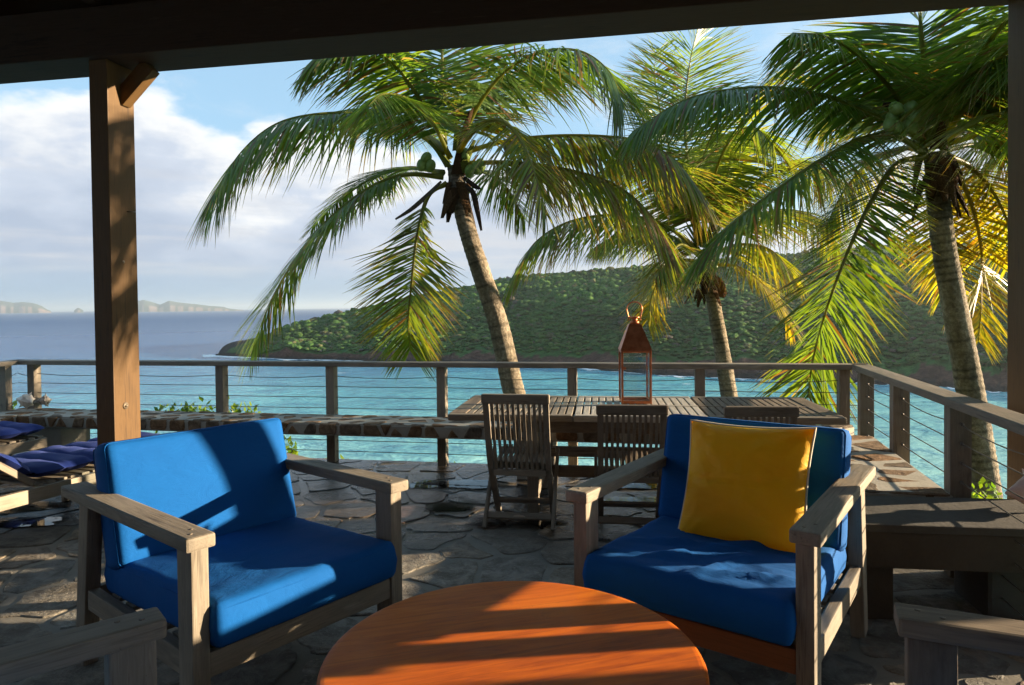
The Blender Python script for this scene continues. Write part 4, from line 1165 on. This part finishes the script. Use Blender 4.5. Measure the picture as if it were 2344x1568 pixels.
# ------------------------------------------------------------------ conch shells
def conch(loc, rot, size, mat, label, seed=0):
    nu, nv = 40, 44; V = []; F = []
    for j in range(nv + 1):
        t = j / nv                                   # 0 spire tip .. 1 siphon end
        y = (t - .38) * 1.0
        r0 = .40 * (t / .34) ** 1.15 if t < .34 else .40 * max(.06, 1 - ((t - .34) / .70)) ** .85
        if t < .34: r0 *= 1 + .10 * math.sin(t / .34 * math.pi * 9)
        for i in range(nu):
            a = 2 * math.pi * i / nu
            kn = max(0, math.cos(a * 7 + t * 8 + seed)) ** 4
            r = r0 * (1 + .55 * kn * math.exp(-((t - .34) / .07) ** 2) + .25 * kn * math.exp(-((t - .20) / .05) ** 2))
            lip = math.exp(-((a - 1.2) / .55) ** 2) * math.exp(-((t - .60) / .24) ** 2)
            r += .26 * lip
            r *= 1 + .10 * mnoise.noise(Vector((a * 1.3, t * 6, seed)))
            V.append((r * math.cos(a) * size, y * size * 1.15, r * math.sin(a) * .85 * size))
    for j in range(nv):
        for i in range(nu):
            F.append((j * nu + i, j * nu + (i + 1) % nu, (j + 1) * nu + (i + 1) % nu, (j + 1) * nu + i))
    F.append(tuple(reversed(range(nu)))); F.append(tuple(range(nv * nu, nv * nu + nu)))
    o = mesh('conch_shell', V, F, mat, None, True); o.rotation_euler = rot
    o.location = loc
    bpy.context.view_layer.update()
    low = min((o.matrix_world @ v.co).z for v in o.data.vertices); o.location.z += loc[2] - low - .004
    return tag(o, label, 'shell', 'conch shells on the benches')
c1 = atz(50, 940, BZ); conch((c1.x, c1.y + .06, BZ), (R(10), R(15), R(78)), .165, M['shell'], 'large pale conch shell on the bench at the left edge')
c2 = atz(92, 934, BZ); conch((c2.x + .02, c2.y + .05, BZ), (R(-8), R(40), R(105)), .135, M['shell_grey'], 'smaller grey conch shell beside the pale one on the bench', 2)
conch((2.36, 3.08, .44), (R(5), R(200), R(95)), .20, M['shell_pink'], 'pinkish conch shell on the dark bench at the right edge', 4)

# ------------------------------------------------------------------ coconut palms
GREEN = np.array((0.068, 0.140, 0.030)); LIME = np.array((0.22, 0.262, 0.036)); GOLD = np.array((0.44, 0.33, 0.03)); BROWN = np.array((0.135, 0.068, 0.026)); STRAW = np.array((0.22, 0.165, 0.10))
def frond(palm, Y0, pts, L=.72, n=84, bare=.16, droop=.75, yellow=.0, brown=.12, lift=.25, wid=.034, tip=.42, roll=0.0, seed=0):
    rg = random.Random(seed * 131 + 7)
    n = int(n * 1.9); L *= 1.42; wid *= .80; droop *= .66; lift *= 1.2
    o0 = palm.location
    C = catmull([at(p[0], p[1], Y0 + (p[2] if len(p) > 2 else 0)) for p in pts], 70)
    rad = [.030 * (1 - i / 69) ** 1.1 + .004 if i > 6 else .030 + .012 * (6 - i) / 6 for i in range(70)]
    fr = tube('frond', [c - o0 for c in C], rad, None, palm, sides=6)
    me = fr.data; me.materials.append(M['frond'])
    rc = LIME * .8 * (1 - yellow) + GOLD * yellow * .8; rc = rc * .6 + np.array((.16, .15, .03)) * .4
    ca = me.color_attributes.new('col', 'FLOAT_COLOR', 'POINT'); ca.data.foreach_set('color', np.tile(np.array((*rc, 1), np.float32), len(me.vertices)))
    V = []; F = []; Cc = []
    seg = [(C[i + 1] - C[i]).length for i in range(69)]; cum = [0]
    for s in seg: cum.append(cum[-1] + s)
    tot = cum[-1]
    breaks = [(rg.uniform(.2, .95), rg.uniform(.02, .05)) for _ in range(3)]
    for k in range(n):
        for side in (-1, 1):
            t = bare + (1 - bare) * (k + rg.uniform(-.25, .25)) / (n - 1); t = min(.999, max(bare * .9, t))
            if any(abs(t - b) < w_ * .35 for b, w_ in breaks) and rg.random() < .6: continue
            s = t * tot; i = max(0, min(68, int(np.searchsorted(cum, s)) - 1)); f = (s - cum[i]) / max(seg[i], 1e-6)
            b = C[i].lerp(C[i + 1], f); tg = (C[min(i + 2, 69)] - C[max(i - 1, 0)]).normalized()
            up = Vector((0, 0, 1)) - tg * tg.z
            if up.length < .25: up = up + Vector((0, -1, 0)) * (.5 - up.length); up -= tg * up.dot(tg)
            up.normalize(); sd = tg.cross(up).normalized()
            if roll:
                rm = Matrix.Rotation(roll, 3, tg); up = rm @ up; sd = rm @ sd
            u = (t - bare) / (1 - bare)
            ln_ = L * (.55 + .45 * math.sin(min(1, u * 2.4) * math.pi / 2)) * (1 - (1 - tip) * max(0, (u - .45) / .55) ** 1.5) * rg.uniform(.86, 1.1)
            fa = R(20 + 34 * u * u) + R(rg.uniform(-7, 7))
            hz = math.sqrt(max(0, 1 - tg.z * tg.z)); dn = droop * (.35 + .65 * hz)
            d0 = (sd * side * math.cos(fa) + tg * math.sin(fa) + up * (lift * (1 - .6 * u)) + Vector((0, 0, -1)) * dn * rg.uniform(.6, 1.25) + Vector((rg.gauss(0, .07), rg.gauss(0, .07), rg.gauss(0, .07)))).normalized()
            g = droop * rg.uniform(.75, 1.25); brk = rg.random() < .05
            w0 = wid * rg.uniform(.8, 1.15) * (1 - .35 * u); tw = rg.uniform(-.5, .5)
            nseg = 5; base = len(V); pprev = b; dirv_ = d0.copy(); p = b.copy()
            yl = min(1, max(0, yellow + .05 + rg.uniform(-.18, .24))); col0 = GREEN * (1 - yl) + (LIME * (1 - max(0, yl - .4) / .6) + GOLD * max(0, yl - .4) / .6) * yl
            col0 = col0 * rg.uniform(.75, 1.25); dead = rg.random() < brown + .05
            if dead and rg.random() < .35: col0 = BROWN * rg.uniform(.7, 1.5)
            if rg.random() < brown * .12: col0 = STRAW
            for q in range(nseg + 1):
                x = q / nseg
                if q:
                    dirv_ = (dirv_ + Vector((0, 0, -1)) * (g * .17 * (1.0 if not (brk and q > 2) else 3.0))).normalized(); p = p + dirv_ * (ln_ / nseg)
                wv = tg - dirv_ * tg.dot(dirv_)
                if wv.length < .1: wv = up - dirv_ * up.dot(dirv_)
                wv.normalize(); wv = Matrix.Rotation(tw * x + .25 * side, 3, dirv_) @ wv
                ww = w0 * (.55 + .45 * min(1, x * 4)) * (1 - x ** 2.2) * .5 + .0006
                V.append(p - wv * ww - o0); V.append(p + wv * ww - o0)
                tipf = max(0, (x - .72) / .28) if not dead else max(0, (x - .35) / .5)
                tipf = min(1, tipf) * (.55 if not dead else .95)
                cc = col0 * (1 - tipf) + (BROWN if not dead else BROWN * .6 + STRAW * .4) * tipf
                Cc.append(cc); Cc.append(cc)
                if q: a = base + 2 * q; F.append((a - 2, a - 1, a + 1, a))
    lf = np_mesh('leaflets', np.array([v[:] for v in V]), np.array(F), M['frond'], fr, True, np.array(Cc))
    return fr
def trunk(palm, Y0, pts, r0, r1, seed=0, dark_top=.12):
    o0 = palm.location; NR, NSd = 190, 22
    C = catmull([at(p[0], p[1], Y0 + (p[2] if len(p) > 2 else 0)) for p in pts], NR); V = []; Cc = []
    L = sum((C[i + 1] - C[i]).length for i in range(NR - 1)); s = 0; ring = 0; nextring = 0.0; ph = 0
    for i in range(NR):
        if i: s += (C[i] - C[i - 1]).length
        t = s / L; tg = (C[min(i + 1, NR - 1)] - C[max(i - 1, 0)]).normalized(); sx = tg.cross(Vector((0, 1, 0))).normalized(); sy = tg.cross(sx)
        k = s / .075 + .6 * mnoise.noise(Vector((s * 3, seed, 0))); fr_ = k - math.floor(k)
        bulge = 1 + .06 * (1 - fr_) ** 1.2 + .015 * mnoise.noise(Vector((s * 2, 0, seed)))
        for q in range(NSd):
            a = 2 * math.pi * q / NSd
            lum = 1 + .5 * mnoise.noise(Vector((math.cos(a) * 1.4, math.sin(a) * 1.4, s * 2.2 + seed))) + .25 * mnoise.noise(Vector((math.cos(a) * 5, math.sin(a) * 5, s * 9)))
            r_ = (r0 * (1 - t) + r1 * t) * bulge * (1 + .03 * mnoise.noise(Vector((math.cos(a) * 2, math.sin(a) * 2, s * 5))))
            V.append(C[i] + (sx * math.cos(a) + sy * math.sin(a)) * r_ - o0)
            c = np.array((0.30, 0.245, 0.18)) * lum
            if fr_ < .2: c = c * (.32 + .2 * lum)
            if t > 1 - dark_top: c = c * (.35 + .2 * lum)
            Cc.append(c)
    idx = np.arange(NR * NSd).reshape(NR, NSd); nx_ = np.roll(idx, -1, 1)
    F = np.stack([idx[:-1], nx_[:-1], nx_[1:], idx[1:]], -1).reshape(-1, 4)
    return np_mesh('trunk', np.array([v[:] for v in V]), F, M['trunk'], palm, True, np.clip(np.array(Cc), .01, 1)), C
def boots(palm, Y0, c, h, r, n, seed=0):
    """fibrous leaf bases wrapped round the top of the trunk"""
    rg = random.Random(seed); o0 = palm.location; P = at(c[0], c[1], Y0)
    V = []; F = []; Cc = []
    for k in range(n):
        a = rg.uniform(0, 6.28); zz = rg.uniform(-.5, .55) * h; w_ = rg.uniform(.05, .10); L = rg.uniform(.22, .45); out = rg.uniform(.25, .75)
        rd_ = Vector((math.cos(a), math.sin(a), 0)); td = Vector((-rd_.y, rd_.x, 0)); b = P + rd_ * r * .75 + Vector((0, 0, zz)); dead = zz < -.05 * h
        d = (rd_ * out + Vector((0, 0, -1 if dead else 1))).normalized(); base = len(V)
        c0 = (BROWN * rg.uniform(.35, .9)) if (dead or rg.random() < .5) else LIME * rg.uniform(.5, .9)
        for q in range(5):
            x = q / 4; p = b + d * L * x + rd_ * .05 * x * x * (1 if not dead else -.4); ww = w_ * (1 - .75 * x)
            V += [p - td * ww - o0, p + rd_ * ww * .6 - o0, p + td * ww - o0]; Cc += [c0 * .7, c0, c0 * .7]
            if q: e = base + 3 * q; F += [(e - 3, e - 2, e + 1, e), (e - 2, e - 1, e + 2, e + 1)]
    return np_mesh('leaf_bases', np.array([v[:] for v in V]), np.array(F), M['fibre'], palm, True, np.array(Cc))
def coconut(palm, p, s, seed):
    v, f = ico(3); rg = random.Random(seed)
    a = np.arctan2(v[:, 1], v[:, 0]); rr_ = 1 + .05 * np.cos(3 * a) * (1 - v[:, 2] ** 2)
    v = v * rr_[:, None] * np.array((.82, .82, 1.08)) * s
    o = np_mesh('coconut', v, f, M['coconut'], palm, True); o.location = p - palm.location; o.rotation_euler = (rg.uniform(-.6, .6), rg.uniform(-.6, .6), rg.uniform(0, 6)); return o
def hang_strip(name, palm, Y0, pts, wd, colr, mat='fibre'):
    o0 = palm.location; C = catmull([at(p[0], p[1], Y0 - .12) for p in pts], 14); V = []; F = []; Cc = []
    for i, c in enumerate(C):
        x = i / 13; ww = wd * (.35 + math.sin(math.pi * min(1, x * .9 + .08)) * .65); tg = (C[min(i + 1, 13)] - C[max(i - 1, 0)]).normalized(); s_ = tg.cross(Vector((0, 1, 0))).normalized()
        V += [c - s_ * ww - o0, c + Vector((0, -ww * .5, 0)) - o0, c + s_ * ww - o0]; Cc += [np.array(colr) * .7, np.array(colr), np.array(colr) * .8]
        if i: e = 3 * i; F += [(e - 3, e - 2, e + 1, e), (e - 2, e - 1, e + 2, e + 1)]
    return np_mesh(name, np.array([v[:] for v in V]), np.array(F), M[mat], palm, True, np.array(Cc))

# --- palm behind the left part of the dining table
Y1 = 8.5; base1 = at(1200, 1010, Y1 + .1)
p1 = empty('palm_tree', (base1.x, base1.y, -2.2), label='leaning coconut palm left of the lantern, rising behind the tallest chair', cat='palm tree', group='coconut palms beyond the railing')
trunk(p1, Y1, [(1225, 1120), (1203, 1000), (1172, 880), (1140, 740), (1100, 620), (1068, 520), (1050, 440), (1042, 380)], .150, .098, 1, .10)
boots(p1, Y1, (1045, 400), .65, .13, 24, 3)
fr1 = [
    dict(pts=[(1020, 350), (930, 292, .1), (820, 262, .1), (720, 262, -.2), (630, 285, -.4), (555, 345, -.6), (490, 440, -.8)], L=.86, yellow=.22, brown=.22, droop=.85, lift=.12, tip=.62),
    dict(pts=[(1020, 340), (930, 280, .7), (850, 252, 1.2), (780, 255, 1.7), (735, 280, 2.0)], L=.6, yellow=.05, droop=.9),
    dict(pts=[(1015, 405), (930, 400, -.1), (850, 428, -.3), (765, 490, -.5), (690, 572, -.6), (625, 680, -.6), (580, 790, -.6)], L=.74, yellow=.18, brown=.15, droop=.55, lift=.1, tip=.5),
    dict(pts=[(1015, 395), (930, 385, .4), (850, 408, .8), (770, 465, 1.1), (715, 520, 1.3)], L=.5, yellow=.1, droop=.7),
    dict(pts=[(1022, 420), (980, 450, -.1), (955, 540, -.2), (943, 640, -.3), (935, 730, -.3), (938, 800, -.2)], L=.62, yellow=.42, brown=.22, droop=.30, bare=.2, tip=.6, n=64),
    dict(pts=[(1015, 320), (960, 225, -.3), (905, 150, -.6), (840, 108, -.9), (770, 105, -1.1), (715, 140, -1.2)], L=.75, yellow=.05, droop=.8),
    dict(pts=[(1018, 330), (1013, 230, .1), (1012, 120, .2), (1008, 10, .1), (1000, -90, -.2)], L=.95, yellow=.12, droop=.30, lift=.1, bare=.12),
    dict(pts=[(1055, 330), (1095, 240, -.2), (1160, 160, -.4), (1245, 118, -.6), (1330, 118, -.9), (1395, 165, -1.1), (1425, 240, -1.2)], L=.95, yellow=.08, droop=.75, tip=.55, n=92),
    dict(pts=[(1050, 345), (1085, 260, .5), (1140, 190, .9), (1220, 150, 1.3), (1300, 170, 1.7)], L=.9, yellow=.1, droop=.8),
    dict(pts=[(1060, 350), (1150, 325, -.1), (1260, 312, -.2), (1380, 312, -.4), (1470, 325, -.6), (1545, 365, -.8), (1590, 420, -.8)], L=.82, yellow=.38, brown=.45, droop=1.1, n=88, tip=.7),
    dict(pts=[(1060, 375), (1160, 372, -.3), (1280, 385, -.5), (1390, 415, -.7), (1470, 470, -.9), (1530, 555, -1.0)], L=.84, yellow=.40, brown=.50, droop=1.0, tip=.6),
    dict(pts=[(1050, 345, -.2), (1100, 285, -.7), (1150, 278, -1.1), (1195, 325, -1.5), (1225, 400, -1.8), (1250, 490, -1.9)], L=.62, yellow=.55, brown=.45, droop=.9, n=60),
    dict(pts=[(1060, 385), (1110, 395, .4), (1160, 430, .7), (1200, 500, .9)], L=.55, yellow=.12, droop=.7, n=50),
    dict(pts=[(1030, 360), (990, 280, -.5), (940, 230, -1.2), (880, 215, -1.9), (840, 245, -2.4)], L=.6, yellow=.1, droop=.9, n=60),
]
for i, f in enumerate(fr1): frond(p1, Y1, seed=10 + i, **f)
hang_strip('spathe', p1, Y1, [(1062, 425), (1082, 440), (1092, 480), (1102, 528)], .035, (0.06, 0.042, 0.035))
hang_strip('spathe', p1, Y1, [(1010, 415), (975, 450), (940, 480), (905, 502)], .028, (0.15, 0.12, 0.09))
hang_strip('spathe', p1, Y1, [(1062, 405), (1085, 425), (1100, 432)], .03, (0.05, 0.035, 0.03))
for i, (x, y) in enumerate([(965, 378), (985, 380), (975, 362), (1090, 385), (1075, 392), (1100, 378), (1065, 352)]): coconut(p1, at(x, y, Y1 - .15), .078, i)

# --- palm right of the lantern, farther off
Y2 = 11.0; base2 = at(1680, 1010, Y2)
p2 = empty('palm_tree', (base2.x, base2.y, -3.2), label='farthest coconut palm, right of the lantern, with golden lower fronds', cat='palm tree', group='coconut palms beyond the railing')
trunk(p2, Y2, [(1690, 1110), (1683, 1000), (1668, 900), (1652, 800), (1636, 710), (1624, 640), (1612, 570)], .150, .095, 2, .12)
boots(p2, Y2, (1615, 600), .9, .15, 36, 5)
fr2 = [
    dict(pts=[(1602, 560), (1580, 420, .2), (1568, 270, .3), (1580, 140, .3), (1605, 40, .2)], L=.95, yellow=.25, droop=.40, lift=.1),
    dict(pts=[(1600, 555), (1555, 420, .6), (1520, 290, .9), (1500, 190, 1.0), (1500, 120, .9)], L=.8, yellow=.35, droop=.6),
    dict(pts=[(1598, 575), (1520, 515, -.3), (1420, 492, -.6), (1310, 505, -.8), (1230, 550, -.9), (1180, 620, -.9)], L=.80, yellow=.28, brown=.28, droop=1.0, tip=.6),
    dict(pts=[(1600, 575), (1520, 535, .5), (1440, 530, 1.0), (1370, 560, 1.3)], L=.7, yellow=.3, droop=1.0),
    dict(pts=[(1615, 555), (1660, 420, .2), (1690, 300, .3), (1735, 210, .3), (1800, 165, .2), (1840, 180, .1)], L=.85, yellow=.45, droop=.6),
    dict(pts=[(1620, 560), (1700, 450, -.2), (1780, 380, -.3), (1850, 370, -.3), (1900, 410, -.2)], L=.95, yellow=.4, droop=.8),
    dict(pts=[(1622, 570), (1700, 510, .3), (1790, 480, .5), (1870, 500, .6), (1920, 560, .7)], L=.9, yellow=.5, brown=.2, droop=.9),
    dict(pts=[(1600, 600), (1560, 596, -.2), (1520, 625, -.4), (1495, 670, -.5), (1482, 730, -.5)], L=.62, yellow=.72, brown=.25, droop=.55, n=54),
    dict(pts=[(1635, 605), (1690, 612, -.2), (1745, 650, -.4), (1785, 700, -.5), (1812, 750, -.5)], L=.60, yellow=.80, brown=.22, droop=.6, n=54),
    dict(pts=[(1610, 565), (1625, 440, -.5), (1665, 330, -1.0), (1720, 290, -1.4), (1770, 330, -1.7)], L=.9, yellow=.3, droop=.9),
    dict(pts=[(1605, 560), (1570, 450, -.5), (1520, 370, -1.0), (1450, 340, -1.5), (1400, 380, -1.9)], L=.9, yellow=.4, brown=.4, droop=1.0),
    dict(pts=[(1612, 560), (1610, 430, .8), (1640, 330, 1.4), (1700, 300, 1.9)], L=.8, yellow=.55, droop=.8),
    dict(pts=[(1605, 590), (1560, 560, -.8), (1530, 590, -1.3), (1500, 640, -1.6)], L=.7, yellow=.35, brown=.5, droop=1.1, n=50),
    dict(pts=[(1630, 585), (1690, 560, -.7), (1760, 570, -1.1), (1810, 620, -1.3)], L=.75, yellow=.55, brown=.3, droop=1.0, n=56),
]
for i, f in enumerate(fr2): frond(p2, Y2, seed=40 + i, **f)
hang_strip('spathe', p2, Y2, [(1632, 630), (1650, 650), (1655, 675), (1640, 665)], .06, (0.20, 0.09, 0.04))
for i, (x, y) in enumerate([(1590, 610), (1600, 622), (1632, 612)]): coconut(p2, at(x, y, Y2 - .15), .09, 30 + i)

# --- palm at the right, nearest
Y3 = 6.8; base3 = at(2262, 1200, Y3)
p3 = empty('palm_tree', (base3.x, base3.y, -1.5), label='nearest coconut palm at the right with a cluster of green coconuts', cat='palm tree', group='coconut palms beyond the railing')
trunk(p3, Y3, [(2285, 1300), (2262, 1160), (2240, 1010), (2215, 860), (2185, 700), (2160, 560), (2148, 450), (2140, 350)], .140, .094, 3, .16)
boots(p3, Y3, (2140, 345), .62, .15, 40, 9)
fr3 = [
    dict(pts=[(2110, 320), (2020, 268, -.1), (1910, 225, -.2), (1790, 202, -.3), (1670, 205, -.4), (1560, 232, -.5), (1450, 300, -.6)], L=.70, yellow=.06, brown=.08, droop=.95, tip=.55, n=92),
    dict(pts=[(2115, 350), (2050, 312, -.2), (1970, 318, -.4), (1870, 372, -.6), (1770, 440, -.7), (1680, 510, -.8), (1600, 590, -.8)], L=.78, yellow=.10, brown=.14, droop=.70, tip=.5, n=92),
    dict(pts=[(2118, 358), (2050, 378, -.2), (1990, 470, -.4), (1940, 580, -.5), (1895, 700, -.6), (1862, 820, -.6), (1848, 925, -.5)], L=.78, yellow=.22, brown=.14, droop=.28, lift=.05, bare=.12, tip=.55, n=92),
    dict(pts=[(2115, 310), (2050, 215, -.2), (1975, 135, -.5), (1895, 85, -.8), (1815, 75, -1.0)], L=.72, yellow=.04, droop=.95),
    dict(pts=[(2128, 330), (2118, 210, -.3), (2110, 90, -.5), (2100, -40, -.6), (2085, -150, -.8)], L=1.0, yellow=.0, droop=.30, lift=.1, bare=.14),
    dict(pts=[(2150, 320), (2185, 220, -.5), (2240, 160, -.9), (2330, 125, -1.2), (2440, 150, -1.4)], L=.85, yellow=.12, brown=.3, droop=1.0),
    dict(pts=[(2150, 315), (2200, 170, .1), (2270, 70, .2), (2370, 10, .2), (2480, 20, .1)], L=.95, yellow=.05, droop=.7),
    dict(pts=[(2160, 345), (2240, 330, .2), (2330, 340, .3), (2430, 390, .4)], L=.8, yellow=.25, droop=.9),
    dict(pts=[(2165, 362), (2205, 420, .5), (2238, 520, .7), (2250, 640, .8), (2240, 780, .8)], L=.62, yellow=.78, brown=.15, droop=.35, n=70),
    dict(pts=[(2135, 370), (2125, 450, .6), (2140, 560, .9), (2165, 660, 1.0), (2185, 760, 1.0)], L=.5, yellow=.65, brown=.4, droop=.4, n=60),
    dict(pts=[(2165, 355), (2225, 385, .3), (2280, 450, .4), (2320, 550, .5), (2340, 660, .5)], L=.62, yellow=.60, brown=.3, droop=.5, n=64),
    dict(pts=[(2115, 345), (2060, 340, .7), (1990, 370, 1.3), (1930, 440, 1.8), (1890, 520, 2.1)], L=.75, yellow=.55, brown=.35, droop=.8),
    dict(pts=[(2120, 330), (2070, 270, .8), (2000, 230, 1.4), (1930, 240, 1.9), (1880, 290, 2.2)], L=.8, yellow=.5, droop=.9),
    dict(pts=[(2150, 320), (2160, 200, .7), (2200, 100, 1.2), (2260, 60, 1.6)], L=.9, yellow=.2, droop=.6),
    dict(pts=[(2155, 315), (2260, 100, -.8), (2420, -40, -1.5), (2600, -90, -1.9), (2760, -40, -2.1)], L=.85, yellow=.1, droop=.9),  # near right-hand fronds from here reach out of view, added to shade left post
    dict(pts=[(2155, 318), (2270, 150, -.8), (2430, 40, -1.5), (2620, 20, -1.9), (2780, 90, -2.2)], L=.85, yellow=.1, droop=.9),
    dict(pts=[(2155, 320), (2260, 190, -.8), (2400, 120, -1.5), (2560, 130, -2.0), (2680, 220, -2.3)], L=.8, yellow=.1, droop=.9),
    dict(pts=[(2155, 325), (2270, 260, -.9), (2420, 260, -1.7), (2560, 330, -2.2), (2640, 450, -2.4)], L=.8, yellow=.2, droop=.9),
    dict(pts=[(2160, 330), (2300, 300, -.3), (2450, 330, -.5), (2580, 420, -.6)], L=.8, yellow=.2, droop=.9),
    dict(pts=[(2160, 340), (2250, 260, .6), (2340, 240, 1.0), (2430, 270, 1.3)], L=.85, yellow=.3, droop=.9),
]
for i, f in enumerate(fr3): f['L'] *= .84; frond(p3, Y3, seed=70 + i, **f)
for i, (x, y) in enumerate([(2042, 270), (2060, 262), (2052, 248), (2075, 258), (2084, 245), (2090, 268), (2070, 278), (2052, 290), (2036, 286), (2100, 280), (2085, 290), (2062, 300), (2105, 262)]):
    coconut(p3, at(x, y, Y3 - .62 + .05 * math.sin(i * 2.3)), .068, 50 + i)
hang_strip('spathe', p3, Y3, [(2110, 300), (2075, 270), (2040, 245), (2020, 238)], .05, (0.06, 0.03, 0.02))
hang_strip('spathe', p3, Y3, [(2150, 365), (2175, 380), (2180, 420), (2176, 450)], .06, (0.15, 0.06, 0.03))
for i in range(7):
    a = (2095 + 6 * i, 320); hang_strip('flower_stalk', p3, Y3, [(2120, 320), (2105 - 8 * i, 290 - 3 * i), (2080 - 12 * i, 275 + 6 * i)], .006, (0.30, 0.13, 0.03))

# ------------------------------------------------------------------ shrubs on the slope just below the terrace
def shrub(px, py, Y, rx, rz, label, n=520, bright=1.0):
    rg = random.Random(int(px * 7 + py)); top = at(px, py, Y); c = top - Vector((0, 0, rz))
    root = empty('shrub', (c.x, c.y, c.z - rz * 1.6), label=label, cat='shrub', group='leafy shrubs below the terrace edge'); o0 = root.location
    V = []; F = []; C = []
    lobes = [(Vector((rg.uniform(-.7, .7) * rx, rg.uniform(-.5, .5) * rx, rg.uniform(-.5, .45) * rz)), rg.uniform(.35, .6)) for _ in range(9)] + [(Vector((0, 0, .25 * rz)), .7)]
    for k in range(n):
        lb, s = rg.choice(lobes); d = Vector((rg.gauss(0, 1), rg.gauss(0, 1), rg.gauss(0, 1))).normalized()
        p = c + lb + Vector((d.x * rx * s, d.y * rx * s, d.z * rz * s)) * rg.uniform(.7, 1.05)
        t = Vector((rg.gauss(0, 1), rg.gauss(0, 1), rg.gauss(.6, .8))).normalized(); w_ = t.cross(d + Vector((.01, .02, .3))).normalized(); L = rg.uniform(.05, .10); b = len(V)
        V += [p - o0, p + t * L * .5 + w_ * L * .26 - o0, p + t * L - o0, p + t * L * .5 - w_ * L * .26 - o0]; F.append((b, b + 1, b + 2, b + 3))
        g = rg.random(); cc = (np.array((.06, .13, .02)) * (1 - g) + np.array((.17, .24, .03)) * g) * bright; C += [cc] * 4
    np_mesh('foliage', np.array([v[:] for v in V]), np.array(F), M['shrub'], root, False, np.array(C))
    for k in range(4):
        e = c + lobes[k][0] - o0; tube('stem', [(rg.uniform(-.05, .05), rg.uniform(-.05, .05), -.5), e * .5, e], [.02, .014, .006], M['teak_dark'], root, sides=5)
shrub(487, 909, 8.3, .62, .34, 'sunlit green shrub behind the far bench, right of the big post', 900)
shrub(150, 988, 7.6, .34, .34, 'bright green shrub behind the lounger, beside the stone pier', 600, 1.15)
shrub(765, 1040, 7.4, .22, .24, 'small green shrub seen under the far bench', 320)
shrub(645, 1000, 7.8, .20, .22, 'small shrub behind the top corner of the left armchair', 260)
shrub(1005, 1050, 7.2, .22, .18, 'low shrub at the terrace edge left of the dining chairs', 260)
shrub(2222, 1112, 5.6, .34, .30, 'yellow-green shrub at the foot of the right-hand palm', 600, 1.15)
shrub(2296, 1122, 5.2, .26, .28, 'leafy shrub beside the right-hand post', 420)
shrub(4, 912, 8.0, .20, .25, 'green shrub behind the conch shells at the left edge', 300)
shrub(1480, 1070, 7.4, .35, .20, 'low shrub at the terrace edge below the lantern', 320)

# ------------------------------------------------------------------ salty sea haze
def haze():
    m = bpy.data.materials.new('sea_haze'); m.use_nodes = True; nt = m.node_tree; nt.nodes.clear()
    out = nt.nodes.new('ShaderNodeOutputMaterial'); v = nt.nodes.new('ShaderNodeVolumePrincipled')
    v.inputs['Color'].default_value = (0.80, 0.91, 1.0, 1); v.inputs['Density'].default_value = HAZE_DENSITY; v.inputs['Anisotropy'].default_value = 0.45
    nt.links.new(v.outputs[0], out.inputs['Volume'])
    lo, hi = (-40000, -40000, SEA - 4), (40000, 40000, 170)
    V = [(x, y, z) for z in (lo[2], hi[2]) for x, y in ((lo[0], lo[1]), (hi[0], lo[1]), (hi[0], hi[1]), (lo[0], hi[1]))]
    o = mesh('haze', V, [(3, 2, 1, 0), (4, 5, 6, 7), (0, 1, 5, 4), (1, 2, 6, 5), (2, 3, 7, 6), (3, 0, 4, 7)], m)
    tag(o, 'thin salty haze over the bay', 'haze', kind='stuff')
HAZE_DENSITY = 8.0e-5
haze()
